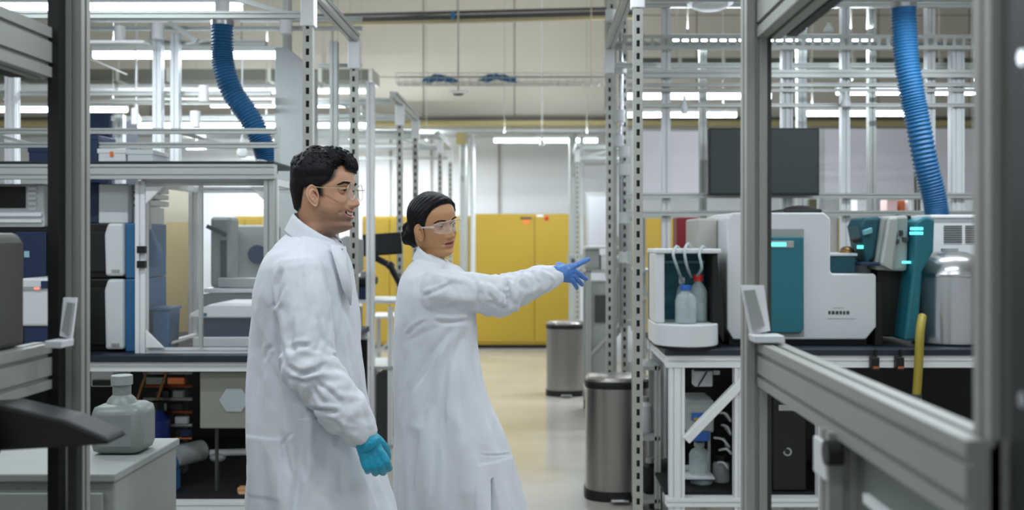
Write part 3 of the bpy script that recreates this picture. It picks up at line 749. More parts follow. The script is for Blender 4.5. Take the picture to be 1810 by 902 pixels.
# things inside the enclosure
Yi = 4.75
o = thing('plate_reader', 'flat white topped instrument with dark body low inside the clear enclosure', 'instrument', (WX(396, Yi), Yi, ZB))
MB().box(WX(340, Yi), Yi, ZB, WX(470, Yi), Yi + .4, WZ(596, Yi)).build('white_base', PLW, o, .006)
MB().box(WX(352, Yi), Yi + .01, WZ(596, Yi), WX(470, Yi), Yi + .38, WZ(562, Yi)).build('dark_body', BLUD, o, .006)
MB().prism([(WX(337, Yi), WZ(562, Yi)), (WX(470, Yi), WZ(562, Yi)), (WX(470, Yi), WZ(538, Yi)), (WX(372, Yi), WZ(538, Yi)), (WX(337, Yi), WZ(554, Yi))], Yi - .02, Yi + .4).build('white_lid', WHT, o, .008)
MB().box(WX(358, Yi), Yi - .026, WZ(558, Yi), WX(368, Yi), Yi - .02, WZ(553, Yi)).build('blue_tag', HOSE, o)
Yi = 5.2
o = thing('robot_deck', 'pale deck with stacked rails behind the white lidded instrument inside the enclosure', 'instrument', (WX(420, Yi), Yi, ZB))
MB().box(WX(330, Yi), Yi + .02, .935, WX(480, Yi), Yi + .1, WZ(520, Yi)).build('deck_body', PLG, o)
MB().box(WX(360, Yi), Yi, WZ(518, Yi), WX(480, Yi), Yi + .3, WZ(510, Yi)).build('deck_plate', WHT, o, .003)
MB().box(WX(385, Yi), Yi, WZ(508, Yi), WX(480, Yi), Yi + .1, WZ(492, Yi)).build('gantry_beam', ALU, o, .003)
MB().box(WX(365, Yi), Yi + .05, WZ(510, Yi), WX(403, Yi), Yi + .2, WZ(382, Yi)).build('arm_housing', PLG, o, .02)
MB().box(WX(385, Yi), Yi + .04, WZ(490, Yi), WX(396, Yi), Yi + .05, WZ(425, Yi)).build('arm_cover', PLD, o, .003)
MB().bar(W(366, 400, Yi + .03), W(400, 416, Yi + .03), sq(.02)).build('arm_link', PLD, o)
o = thing('grey_instrument', 'boxy pale instrument with round dark blue dial behind the enclosure, next to the man', 'instrument', (WX(445, 5.52), 5.52, ZB))
MB().box(WX(412, 5.52), 5.52, .934, WX(474, 5.52), 5.8, WZ(398, 5.52)).build('body', PLG, o, .012)
MB().cyl(W(455, 450, 5.52), W(455, 450, 5.49), .052, 26).build('blue_dial', BLUD, o, smooth='auto')
MB().box(WX(406, 5.5), 5.49, WZ(484, 5.5), WX(418, 5.5), 5.51, WZ(398, 5.5)).build('yellow_strip', YEL, o)
Yb = 5.55
o = thing('tan_backboard', 'tan board with pale upper half standing behind the clear enclosure', 'board', (WX(305, Yb), Yb, ZB))
MB().box(WX(262, Yb), Yb, .934, WX(352, Yb), Yb + .02, WZ(393, Yb)).build('tan_panel', TAN, o)
MB().box(WX(262, Yb), Yb, WZ(393, Yb), WX(352, Yb), Yb + .02, WZ(330, Yb)).build('pale_panel', CREAM, o)
MB().cyl(W(343, 452, Yb - .01), W(343, 452, Yb - .012), .02, 16).build('white_tag', PAPER, o)
Yc = 4.60
o = thing('blue_funnel', 'hanging teardrop shaped blue shield inside the clear enclosure', 'shield', W(276, 440, Yc))
n = 18; pts = []
for (dx, z) in ((0, 405), (8, 425), (18, 445), (20, 458), (12, 470), (3, 474), (-4, 470), (-4, 410)): pts.append((WX(266 + dx, Yc), WZ(z, Yc)))
MB().prism(pts, Yc, Yc + .03).build('shield_plate', BLU, o, .01)
MB().cyl(W(266, 405, Yc + .015), W(262, 330, Yc + .015), .006, 8).build('hanger', ALU, o)
o = thing('blue_bin', 'blue plastic bin at the bottom left inside the clear enclosure', 'bin', (WX(283, Yc), Yc, ZB))
Yc = 4.66
MB().prism([(WX(270, Yc), .934), (WX(297, Yc), .934), (WX(300, Yc), WZ(548, Yc)), (WX(268, Yc), WZ(548, Yc))], Yc, Yc + .14).build('bin_body', BLU, o, .006)
MB().box(WX(266, Yc), Yc - .01, WZ(549, Yc), WX(302, Yc), Yc + .15, WZ(544, Yc)).build('bin_rim', BLU, o, .003)
o = thing('tool_rod', 'thin pale rod lying slanted on the enclosure floor by the blue bin', 'rod', W(300, 605, 4.62))
MB().cyl((WX(272, 4.62), 4.64, ZB + .012), (WX(340, 4.62), 4.9, ZB + .06), .008, 10).build('rod_body', PLW, o)
MB().cyl((WX(272, 4.62), 4.64, ZB), (WX(272, 4.62), 4.64, ZB + .02), .014, 10).build('rod_tip', PLD, o)
# far left instruments
Y = 4.6
o = thing('display_instrument', 'white instrument with dark screen and button column at the left edge', 'instrument', (WX(20, Y), Y, WZ(430, Y)))
MB().box(WX(-60, Y), Y, WZ(402, Y), WX(78, Y), Y + .45, WZ(325, Y)).build('body', PLW, o, .01)
MB().box(WX(-50, Y), Y - .012, WZ(368, Y), WX(46, Y), Y, WZ(330, Y)).build('screen', SCR, o, .003)
for k in range(5): MB().box(WX(52, Y), Y - .012, WZ(336 + k * 9, Y), WX(66, Y), Y, WZ(331 + k * 9, Y)).build('button', WHT, o, .002)
for (a, b) in ((377, 383), (388, 394)): MB().box(WX(-55, Y), Y - .016, WZ(b, Y), WX(76, Y), Y, WZ(a, Y)).build('front_ledge', WHT, o, .003)
o = thing('black_oven', 'black oven like instrument under the white display instrument, far left', 'instrument', (WX(20, Y), Y, ZB))
MB().box(WX(-60, Y), Y, ZB, WX(88, Y), Y + .5, WZ(403, Y)).build('body', MBK, o, .006)
MB().box(WX(30, Y), Y - .014, WZ(492, Y), WX(84, Y), Y, WZ(410, Y)).build('navy_door', BLUD, o, .004)
MB().box(WX(46, Y), Y - .018, WZ(455, Y), WX(55, Y), Y - .014, WZ(444, Y)).build('small_display', mat('pale_cyan_label', (150, 190, 205), .5), o)
Y = 4.2
o = thing('white_analyzer', 'small white analyzer with red light on the left bench edge', 'instrument', (WX(62, Y), Y, ZB))
z0 = WZ(600, Y)
MB().box(WX(36, Y), Y, WZ(577, Y), WX(88, Y), Y + .25, WZ(492, Y)).build('body', PLW, o, .01)
MB().box(WX(40, Y), Y + .01, ZB, WX(86, Y), Y + .24, WZ(577, Y)).build('navy_base', BLUD, o, .003)
MB().box(WX(38, Y), Y - .006, WZ(512, Y), WX(76, Y), Y, WZ(507, Y)).build('groove', PLG, o)
MB().box(WX(62, Y), Y - .008, WZ(512, Y), WX(71, Y), Y - .004, WZ(508, Y)).build('red_light', mat('red_light', (255, 120, 100), .5, emit=1.0), o)
MB().box(WX(74, Y), Y - .008, WZ(510, Y), WX(90, Y), Y, WZ(497, Y)).build('navy_display', BLUD, o)
# things behind on the overhead shelf of the left bench
Y = 4.72; zs = WZ(286, 4.46) + .001
for (a, b, top, m, lab) in ((50, 94, 262, BLUD, 'dark navy case on the overhead shelf, left of the blurred post'), (146, 172, 240, BLUD, 'dark navy case on the overhead shelf, right of the blurred post'),
                            (173, 222, 264, WHT, 'white carton with small orange mark on the overhead shelf'), (224, 270, 266, PLW, 'low pale carton on the overhead shelf right of the white one')):
    x0, x1 = WX(a, Y), WX(b, Y)
    o = thing('storage_box', lab, 'box', ((x0 + x1) / 2, Y, zs), 'boxes on the overhead shelf')
    MB().box(x0, Y, zs, x1, Y + .2, WZ(top, Y)).build('box_body', m, o, .008)
    MB().box(x0 - .003, Y - .003, WZ(top, Y) - .02, x1 + .003, Y + .203, WZ(top, Y) + .003).build('box_lid', m, o, .003)
    if a == 173: MB().box(WX(195, Y), Y - .006, WZ(277, Y), WX(201, Y), Y - .002, WZ(268, Y)).build('orange_mark', ORG, o)
# tall navy cabinet seen further back on the left
Y = 7.6
o = thing('navy_cabinet', 'tall dark navy cabinet far behind the left bench rails', 'cabinet', (WX(172, Y), Y, 0))
MB().box(WX(147, Y), Y, 0, WX(198, Y), Y + .5, WZ(200, Y)).build('body', BLUD, o, .006)
MB().box(WX(150, Y), Y - .02, .1, WX(196, Y), Y, WZ(206, Y)).build('door', BLUD, o, .004)
MB().box(WX(188, Y), Y - .04, 1.3, WX(191, Y), Y - .02, 1.5).build('handle', ALU, o)

# under the left bench
Y = 4.7
o = thing('grey_control_box', 'light grey control box with white hexagon label under the left bench', 'control box', (WX(400, Y), Y, .3))
MB().box(WX(353, 4.52), 4.52, WZ(758, 4.52), WX(446, 4.52), 4.75, WZ(658, 4.52)).build('body', mat('khaki_grey_enamel', (138, 138, 128), .5), o, .006)
hx = []
for k in range(6):
    t = math.radians(60 * k); p = W(413, 708, 4.51); hx.append((p.x + .068 * math.cos(t), p.z + .06 * math.sin(t)))
MB().prism(hx, 4.514, 4.52).build('hexagon_label', mat('hexagon_label', (168, 176, 178), .8), o)
MB().box(WX(380, 4.6), 4.6, .286, WX(384, 4.6), 4.62, WZ(758, 4.52)).build('support_rod', PLD, o)
MB().box(WX(436, 4.6), 4.6, .286, WX(440, 4.6), 4.62, WZ(758, 4.52)).build('support_rod', PLD, o)
zs = .286
o = thing('vacuum_pump', 'small blue vacuum pump with pale hose on the lower shelf of the left bench', 'pump', W(292, 830, 4.6))
p = W(292, 826, 4.6)
MB().cyl((p.x, 4.52, p.z - .0), (p.x, 4.66, p.z - .0), .05, 22).build('pump_head', BLU, o, smooth='auto')
MB().box(p.x - .05, 4.53, zs, p.x + .05, 4.66, p.z - .02).build('pump_foot', BLU, o, .005)
MB().cyl((p.x + .02, 4.66, p.z + .035), (p.x + .10, 4.80, p.z + .035), .05, 20).build('motor', PLG, o, smooth='auto')
MB().box(p.x - .015, 4.50, p.z - .01, p.x + .015, 4.52, p.z + .06).build('valve', PLW, o, .003)
MB().tube([W(290, 800, 4.55), W(272, 818, 4.5), W(245, 842, 4.45), W(213, 838, 4.5), W(190, 800, 4.6)], .009, 8, 30).build('hose', PLW, o, smooth=True)
rnd = random.Random(11)
specs = [(215, 3), (240, 2), (285, 3), (305, 3), (330, 2)]
mm = [COP, PLD, BLUD, PLW, BLK, PLG]
for k, (px, a, lab, m) in enumerate(((283, 0, 'black manifold stack with copper fittings under the left bench, left one', BLK), (318, 1, 'dark manifold stack with copper fittings under the left bench, right one', PLD))):
    Ym = 4.95; x = WX(px, Ym); o = thing('valve_manifold', lab, 'manifold', (x, Ym, zs), 'valve manifolds under the left bench')
    MB().box(x - .02, Ym, zs, x + .02, Ym + .06, .84).build('manifold_post', m, o)
    for j in range(7):
        z = .40 + j * .065; mb = MB().cyl((x - .07, Ym - .03, z), (x + .07, Ym - .03, z), .009, 8)
        mb.build('copper_tube' if j % 2 else 'steel_tube', COP if j % 2 else STRUT, o)
        mb = MB().box(x + rnd.uniform(-.06, .02), Ym - .05, z + .01, x + rnd.uniform(.03, .07), Ym - .02, z + .045); mb.build('valve_block', mm[(j + k) % 6], o, .003)
    MB().tube([(x - .05, Ym - .04, .8), (x - .09, Ym - .08, .6), (x - .02, Ym - .1, .45), (x + .04, Ym - .05, .35)], .007, 8, 24).build('tubing', mat('amber_tubing', (170, 120, 70), .4), o, smooth=True)
o = thing('blue_container', 'dark blue canister between the manifolds under the left bench', 'canister', (WX(275, 4.85), 4.85, zs))
x = WX(276, 4.85); MB().lathe(x, 4.85, [(.06, zs), (.065, zs + .02), (.065, .57), (.04, .60), (.03, .63)], 24).build('canister_body', mat('royal_blue_plastic', (28, 50, 120), .4), o, smooth='auto')
MB().cyl((x, 4.85, .62), (x, 4.85, .66), .035, 18).build('cap', BLK, o)
o = thing('pale_pipe', 'pale horizontal pipe under the hexagon labelled box', 'pipe', W(405, 800, 4.75))
MB().cyl(W(372, 801, 4.75), W(446, 799, 4.75), .016, 14).build('pipe_body', PLW, o, smooth='auto')
MB().ellip(W(385, 808, 4.75), (.04, .03, .025)).build('pipe_elbow', PLG, o, smooth=True)
MB().cyl((WX(385, 4.75), 4.75, zs), (WX(385, 4.75), 4.75, WZ(800, 4.75)), .008, 8).build('stand', PLD, o)
o = thing('brass_block', 'small amber block at the lower right of the left bench shelf', 'block', W(428, 875, 4.55))
MB().box(WX(419, 4.55), 4.55, zs, WX(436, 4.55), 4.6, WZ(863, 4.55)).build('block_body', mat('amber_block', (196, 150, 100), .5), o, .004)  # block in one plain amber colour
MB().box(WX(422, 4.55), 4.545, WZ(880, 4.55), WX(433, 4.55), 4.55, WZ(870, 4.55)).build('block_label', mat('amber_label', (226, 190, 140), .5), o)
o = thing('printer_unit', 'pale little device hanging under the front rail of the left bench', 'device', W(180, 670, 4.6))
MB().box(WX(160, 4.6), 4.6, WZ(684, 4.6), WX(200, 4.6), 4.8, .856).build('device_body', PLW, o, .006)
MB().box(WX(165, 4.6), 4.59, WZ(682, 4.6), WX(196, 4.6), 4.6, WZ(672, 4.6)).build('dark_slot', BLK, o)

# ---------------------------------------------------------------- right bench instruments (top at z .94)
ZR = .941
Y = 4.66
xm = WX(1215, Y)
o = thing('solvent_module', 'grey solvent module with open teal bay and curved pedestal on the right bench', 'instrument', (xm, Y, ZR))
xa, xb = WX(1158, Y), WX(1273, Y); za, zt = WZ(572, Y), WZ(440, Y)
# curved pedestal
pts = [(xa, Y + .30)] + [(xm + (xb - xa) / 2 * math.cos(t), Y + .06 - .16 * math.sin(t)) for t in [math.pi - math.pi * k / 20 for k in range(21)]] + [(xb, Y + .30)]
MB().prism(pts, ZR + .012, za, 'z').build('pedestal', PLW, o, .006)
pts2 = [(xm + (p[0] - xm) * .97, p[1] + .005) for p in pts]
MB().prism(pts2, ZR, ZR + .012, 'z').build('black_foot', BLK, o)
MB().box(xa, Y, za, xa + .045, Y + .28, zt - .02).build('left_cheek', PLW, o, .008)
MB().prism([(xb - .035, za), (xb + .02, ZR + .02), (xb + .02, za + .05), (xb - .012, zt - .02), (xb - .035, zt - .02)], Y + .01, Y + .28).build('right_cheek', MBK, o, .006)
MB().box(xa, Y + .25, za, xb, Y + .30, zt - .02).build('teal_back', TEAL, o)
MB().box(xa - .004, Y - .01, zt - .022, xb + .004, Y + .30, zt).build('top_cap', PLW, o, .006)
MB().box(xa + .045, Y + .23, WZ(468, Y), xb - .035, Y + .25, WZ(463, Y)).build('pale_line', mat('pale_teal', (110, 170, 178), .5), o)
def bottle(px, Y, z, h, r, cap, label, m=GLS, group='bottles in the solvent module', liquid=True):
    x = WX(px, Y); q = thing('reagent_bottle', label, 'bottle', (x, Y, z), group)
    MB().lathe(x, Y, [(r * .9, z), (r, z + .006), (r, z + h * .62), (r * .8, z + h * .74), (r * .42, z + h * .82), (r * .42, z + h * .9)], 26).build('bottle_glass', m, q, smooth='auto')
    if liquid: MB().lathe(x, Y, [(r * .86, z + .005), (r * .93, z + .01), (r * .93, z + h * .4)], 22).build('liquid', mat('clear_liquid', (150, 170, 172), .1, alpha=.5), q, smooth='auto')
    MB().cyl((x, Y, z + h * .86), (x, Y, z + h), r * .52, 20).build('cap', cap, q, .002)
    return q
CAPB = mat('blue_cap', (44, 92, 170), .4)
bottle(1212, Y + .0, za, .18, .050, CAPB, 'wide clear bottle with blue cap at the front of the solvent module')
bottle(1234, Y + .10, za, .225, .044, RED, 'taller glass bottle with red cap at the back of the solvent module')
bottle(1205, Y + .16, za, .21, .028, PAPER, 'glass bottle with white cap at the back left of the solvent module')
for k, (a, b, c_, lab) in enumerate((((1192, 445), (1196, 470), (1207, 500), 'left clear tube looping out of the top of the solvent module'), ((1212, 440), (1214, 470), (1222, 490), 'middle clear tube looping out of the top of the solvent module'),
                           ((1238, 445), (1240, 475), (1228, 492), 'right clear tube looping out of the top of the solvent module'))):
    pts = [W(*a, Y + .1), W((a[0] + 6), a[1] - 10, Y + .13), W(a[0] + 10, a[1] - 2, Y + .16)]
    pts = [W(a[0] + 10, a[1] - 3, Y + .2), W(a[0] + 4, a[1] - 9, Y + .03), W(a[0] - 2, a[1] + 4, Y - .03), W(*b, Y - .01), W(*c_, Y + .13)]
    T(MB().tube(pts, .007, 8, 30).build('clear_tube', mat('milky_tube', (190, 204, 204), .3, alpha=.75), smooth=True), lab, 'tube', 'clear tubes of the solvent module')

# big grey and teal instrument
Y = 4.75
o = thing('mass_spectrometer', 'big pale grey instrument with teal front door and cyan display on the right bench', 'instrument', (WX(1390, Y), Y, ZR))
xa, xb, xc = WX(1285, Y), WX(1468, Y), WX(1549, Y)
zt, zs_, zb = WZ(376, Y), WZ(484, Y), ZR + .03
prof = [(xa, zb + .05), (xa + .03, zb), (xc - .05, zb), (xc, zb + .06), (xc, zs_ - .01), (xc - .012, zs_), (xb + .01, zs_), (xb, zs_ + .01), (xb, zt - .03), (xb - .03, zt), (xa + .03, zt), (xa, zt - .03)]
MB().prism(prof, Y, Y + .60).build('housing', PLW, o, .008)
MB().prism([(xa + .02, ZR), (xc - .03, ZR), (xc - .03, zb + .02), (xa + .02, zb + .02)], Y + .05, Y + .58).build('black_foot', BLK, o)
MB().box(WX(1246, Y), Y + .24, ZR, xa, Y + .62, WZ(384, Y)).build('side_module', mat('warm_grey_enamel', (168, 168, 160), .5), o, .012)
MB().box(WX(1347, Y), Y - .006, WZ(595, Y), WX(1421, Y), Y + .001, WZ(404, Y)).build('door_recess', PLG, o, .006)
MB().prism([(WX(1354, Y), WZ(588, Y)), (WX(1412, Y), WZ(588, Y)), (WX(1418, Y), WZ(580, Y)), (WX(1418, Y), WZ(419, Y)), (WX(1354, Y), WZ(419, Y))], Y - .03, Y - .006).build('teal_door', TEAL, o, .006)
d = MB().box(WX(1356, Y), Y - .036, WZ(438, Y), WX(1400, Y), Y - .03, WZ(426, Y)).build('display_frame', PLG, o, .002)
MB().box(WX(1359, Y), Y - .039, WZ(435.5, Y), WX(1386, Y), Y - .036, WZ(429, Y)).build('cyan_display', LED, d)
mb = MB()
for (a, b) in ((1464, 1469), (1470, 1476), (1477, 1483), (1484, 1489), (1490, 1495), (1496, 1502)): mb.box(WX(a, Y), Y - .002, WZ(556, Y), WX(b - 1, Y), Y + .002, WZ(550, Y))
mb.build('maker_wordmark', PLD, o)
MB().box(WX(1472, Y), Y - .002, WZ(545, Y), WX(1490, Y), Y + .002, WZ(544, Y)).build('front_seam', PLG, o)
MB().box(WX(1462, Y), Y - .002, WZ(564, Y), WX(1512, Y), Y + .002, WZ(563, Y)).build('front_seam', PLG, o)
MB().box(WX(1473, Y), Y + .06, zs_, WX(1520, Y), Y + .3, WZ(452, Y)).build('teal_source_block', TEALD, o, .006)
MB().box(WX(1470, Y), Y + .05, WZ(453, Y), WX(1522, Y), Y + .31, WZ(448, Y)).build('source_lid', PLW, o, .003)
MB().ellip(W(1497, 446, Y + .15), (.035, .04, .03)).build('brass_fitting', mat('brass', (150, 120, 80), .35, .8), o, smooth=True)
MB().lathe(WX(1542, Y), Y + .2, [(.045, WZ(500, Y) + .0), (.06, WZ(490, Y)), (.062, WZ(470, Y)), (.03, WZ(462, Y))], 22).build('white_knob_housing', PLW, o, smooth='auto')
for (a, b, c_, d_) in ((1395, 1465, 368, 376),): MB().box(WX(a, Y), Y + .1, WZ(d_, Y), WX(b, Y), Y + .4, WZ(c_, Y)).build('black_lid', BLK, o, .012)
MB().ellip(W(1414, 371, Y + .25), (.08, .12, .022)).build('soft_cover', MBK, o, smooth=True)

# teal and grey tilted instrument
Y = 4.72
o = thing('sample_robot', 'tilted grey and teal instrument with cyan lights on the right bench', 'instrument', (WX(1590, Y), Y, ZR))
def poly(pts, Y0, d): return MB().prism([(WX(a, Y), WZ(b, Y)) for a, b in pts], Y0, Y0 + d)
poly([(1556, 600), (1625, 600), (1628, 380), (1600, 378), (1570, 440)], Y + .12, .4).build('black_body', BLK, o, .006)
poly([(1552, 478), (1565, 382), (1612, 380), (1610, 480), (1590, 480)], Y + .04, .3).build('grey_shell', PLG, o, .015)
poly([(1596, 602), (1612, 470), (1616, 392), (1634, 382), (1650, 388), (1648, 445), (1628, 480), (1620, 602)], Y - .02, .3).build('teal_blade', TEAL, o, .012)
poly([(1526, 400), (1534, 384), (1566, 382), (1554, 456), (1540, 470), (1532, 430)], Y + .06, .2).build('teal_head', TEALD, o, .015)
poly([(1556, 468), (1570, 384), (1590, 383), (1580, 480)], Y + .0, .05).build('silver_fin', ALU, o, .012)
poly([(1530, 408), (1546, 402), (1546, 412), (1532, 416)], Y + .03, .03).build('small_screen', mat('pale_teal', (110, 170, 178), .5), o, .003)
poly([(1512, 424), (1526, 420), (1530, 430), (1516, 430)], Y + .05, .05).build('arm_tip', BLK, o, .004)
for (a, b, c_, d_, dy) in ((1608, 402, 1628, 407, -.025), (1607, 410, 1628, 415, -.025), (1597, 462, 1610, 466, -.0), (1522, 434, 1531, 440, .04)):
    MB().box(WX(a, Y), Y + dy, WZ(d_, Y), WX(c_, Y), Y + dy + .02, WZ(b, Y)).build('status_light', LED, o)
rnd = random.Random(3)
mb = MB()
for k in range(8): 
    a = 1578 + rnd.random() * 26; b = 405 + rnd.random() * 30; mb.box(WX(a, Y), Y + .02, WZ(b + 8, Y), WX(a + 5, Y), Y + .05, WZ(b, Y))
mb.build('button_cluster', PLD, o, .003)
MB().box(WX(1524, Y), Y + .02, WZ(470, Y), WX(1566, Y), Y + .25, WZ(464, Y)).build('navy_tray', BLUD, o, .004)
MB().box(WX(1552, Y), Y + .04, ZR, WX(1566, Y), Y + .25, WZ(500, Y)).build('lower_body', MBK, o, .004)
# vented pale instrument and bright steel tank
Y = 5.12
o = thing('vented_instrument', 'pale instrument with vent grilles behind the steel tank, right', 'instrument', (WX(1700, Y), Y, ZR))
MB().box(WX(1648, Y), Y, ZR, WX(1790, Y), Y + .35, WZ(384, Y)).build('housing', PLW, o, .01)
MB().box(WX(1644, Y), Y - .01, WZ(386, Y), WX(1794, Y), Y + .35, WZ(380, Y)).build('top_lid', WHT, o, .004)
for (a, b) in ((1668, 1700), (1706, 1724)):
    mb = MB()
    for k in range(8): mb.box(WX(a, Y), Y - .004, WZ(401 + k * 4, Y), WX(b, Y), Y + .001, WZ(399 + k * 4, Y))
    mb.build('vent_grille', PLD, o)
Y = 4.70 + .19
x = WX(1692, 4.8); z0 = ZR
o = thing('steel_dewar', 'shiny steel domed tank standing on the right bench', 'tank', (x, Y, z0))
MB().lathe(x, Y, [(.17, z0), (.18, z0 + .01), (.18, WZ(490, 4.7)), (.176, WZ(478, 4.7)), (.155, WZ(462, 4.7)), (.12, WZ(451, 4.7)), (.06, WZ(446, 4.7)), (.02, WZ(444, 4.7))], 44).build('tank_body', mat('satin_steel', (196, 198, 200), .22, .9, .04), o, smooth='auto')
MB().lathe(x, Y, [(.183, WZ(492, 4.7)), (.186, WZ(488, 4.7)), (.183, WZ(484, 4.7))], 44).build('seam_ring', CHR, o, smooth='auto')
MB().cyl((x, Y, WZ(446, 4.7)), (x, Y, WZ(440, 4.7)), .04, 20).build('neck_plug', PLG, o)
o = thing('yellow_hose', 'yellow hose hanging over the bench edge in front of the steel tank', 'hose', W(1622, 640, 4.55))
MB().tube([W(1630, 560, 4.62), W(1626, 590, 4.57), W(1624, 640, 4.56), W(1620, 700, 4.57)], .02, 12, 24).build('hose_body', mat('ochre_hose', (150, 136, 50), .5), o, smooth=True)
MB().cyl(W(1620, 697, 4.57), W(1620, 712, 4.57), .024, 12).build('hose_end', PLD, o)
for k, (px, lab) in enumerate(((1548, 'small black plug with copper contact hanging under the right bench rail, left one'), (1592, 'small black plug with copper contact hanging under the right bench rail, right one'))):
    o = thing('hanging_plug', lab, 'plug', W(px, 645, 4.58), 'hanging plugs on the right bench')
    MB().box(WX(px - 7, 4.58), 4.58, WZ(656, 4.58), WX(px + 7, 4.58), 4.62, WZ(632, 4.58)).build('plug_body', BLK, o, .004)
    MB().box(WX(px - 5, 4.58), 4.575, WZ(652, 4.58), WX(px + 5, 4.58), 4.58, WZ(648, 4.58)).build('contact', COP, o)
    MB().cyl(W(px, 633, 4.6), W(px, 618, 4.6), .006, 8).build('cord', BLK, o)
# dark red box and pale box behind
Y = 6.9
for (a, b, t_, bt, m, lab, cat) in ((1196, 1243, 384, 446, DRED, 'dark red first aid style box behind the solvent module', 'box'), (1252, 1283, 384, 600, CREAM, 'cream cabinet side behind the big grey instrument', 'cabinet')):
    o = thing('equipment_box', lab, cat, W((a + b) / 2, bt, Y))
    MB().box(WX(a, Y), Y, WZ(bt, Y), WX(b, Y), Y + .2, WZ(t_, Y)).build('box_body', m, o, .006)
    if m is DRED:
        MB().box(WX(1228, Y), Y - .01, WZ(421, Y), WX(1243, Y), Y, WZ(401, Y)).build('white_latch', PLW, o, .003)
        MB().box(WX(a, Y), Y, 0, WX(a, Y) + .03, Y + .03, WZ(bt, Y)).build('stand', PLG, o); MB().box(WX(b, Y) - .03, Y, 0, WX(b, Y), Y + .03, WZ(bt, Y)).build('stand', PLG, o)
    else: MB().box(WX(1262, Y), Y - .005, WZ(420, Y), WX(1268, Y), Y, WZ(410, Y)).build('dark_switch', PLD, o); MB().box(WX(a, Y), Y, 0, WX(b, Y), Y + .2, WZ(bt, Y)).build('lower_body', m, o)

# dark wall monitor
Y = 5.78
o = thing('wall_monitor', 'large dark monitor facing the viewer above the big grey instrument', 'monitor', W(1347, 345, Y))
MB().box(WX(1250, Y), Y - .05, WZ(346, Y), WX(1444, Y), Y, WZ(228, Y)).build('monitor_case', SCR, o, .004)
MB().box(WX(1253, Y), Y - .053, WZ(342, Y), WX(1441, Y), Y - .05, WZ(231, Y)).build('screen', mat('monitor_glass', (48, 54, 54), .6), o)
MB().cyl(W(1347, 290, Y), W(1347, 290, Y + .15), .04, 14).build('wall_mount', BLK, o)

# blue extraction hoses
def corrugated(pts, r, name, label, pitch=.0135, amp=.005):
    L = sum((Vector(pts[i + 1]) - Vector(pts[i])).length for i in range(len(pts) - 1)); n = int(L / pitch)
    o = thing('extraction_hose', label, 'hose', Vector(pts[0]), 'blue extraction hoses')
    MB().tube(pts, r, 26, n * 6, disp=lambda t, th: amp * (math.sin(t * n * 2 * math.pi))).build('ribbed_hose', HOSE, o, smooth=True)
    return o
Y = 4.95
h = corrugated([W(393, 42, Y), W(393, 85, Y), W(396, 120, Y), W(412, 165, Y), W(440, 205, Y), W(460, 245, Y), W(470, 275, Y), W(474, 304, Y)], .051, 'h', 'ribbed blue extraction hose bending down at the upper left')
p = W(393, 42, Y)
MB().cyl((p.x, p.y, p.z - .01), (p.x, p.y, p.z + .035), .056, 22).build('clamp_ring', CHR, h, smooth='auto')
MB().cyl((p.x, p.y, p.z + .03), (p.x, p.y, 5.1), .036, 18).build('drop_pipe', WHT, h, smooth='auto')
MB().cyl((p.x, p.y, p.z + .02), (p.x, p.y, p.z + .028), .085, 24).build('flange', WHT, h, smooth='auto')
Y = 5.25
h = corrugated([W(1597, 12, Y), W(1599, 60, Y), W(1603, 110, Y), W(1612, 165, Y), W(1622, 215, Y), W(1636, 290, Y), W(1650, 345, Y), W(1656, 380, Y)], .062, 'h', 'ribbed blue extraction hose hanging down at the upper right', .0165)
p = W(1597, 12, Y)
MB().cyl((p.x, p.y, p.z - .01), (p.x, p.y, p.z + .035), .067, 22).build('clamp_ring', CHR, h, smooth='auto')
MB().cyl((p.x, p.y, p.z + .03), (p.x, p.y, 5.1), .042, 18).build('drop_pipe', WHT, h, smooth='auto')

# under the right bench
zs = .259
Y = 4.8
o = thing('solvent_rack', 'grey and blue pump unit with red dot on its stand under the right bench', 'pump unit', (WX(1232, Y), Y, zs))
MB().box(WX(1214, Y), Y, WZ(765, Y), WX(1262, Y), Y + .25, WZ(708, Y)).build('unit_body', PLG, o, .008)
MB().box(WX(1222, Y), Y - .01, WZ(780, Y), WX(1254, Y), Y + .2, WZ(763, Y)).build('blue_base', CAPB, o, .004)
MB().box(WX(1222, Y), Y - .008, WZ(742, Y), WX(1246, Y), Y, WZ(730, Y)).build('blue_label', CAPB, o)
MB().box(WX(1226, Y), Y - .01, WZ(743, Y), WX(1236, Y), Y - .007, WZ(738, Y)).build('yellow_mark', YEL, o)
MB().cyl(W(1238, 757, Y - .012), W(1238, 757, Y), .01, 14).build('red_dot', RED, o)
MB().box(WX(1210, Y), Y - .02, WZ(846, Y), WX(1262, Y), Y + .25, WZ(843, Y)).build('glass_shelf', PLW, o)
for px in (1212, 1260): MB().box(WX(px, Y) - .006, Y + .1, zs, WX(px, Y) + .006, Y + .12, WZ(708, Y)).build('stand_rod', STRUT, o)
bottle(1236, Y + .06, WZ(843, Y) + .001, .155, .050, PLG, 'wide clear glass bottle on the small shelf under the right bench', group='bottles under the right bench')
bottle(1240, Y + .05, zs + .001, .07, .055, YELL, 'flat glass jar with yellowish rim below the wide bottle, under the right bench', group='bottles under the right bench')
o = thing('white_adapter', 'white power box high under the right bench worktop', 'power box', W(1243, 668, Y))
MB().box(WX(1227, Y), Y, WZ(684, Y), WX(1260, Y), Y + .08, WZ(656, Y)).build('box_body', PLW, o, .006)
MB().box(WX(1262, Y), Y + .02, WZ(664, Y), WX(1274, Y), Y + .06, WZ(656, Y)).build('plug', PLW, o, .003)
MB().bar(W(1234, 683, Y - .004), W(1250, 657, Y - .004), sq(.006)).build('cord', BLK, o)
MB().bar(W(1243, 656, Y + .04), W(1243, 640, Y + .04), sq(.02)).build('mounting_bracket', PLD, o)
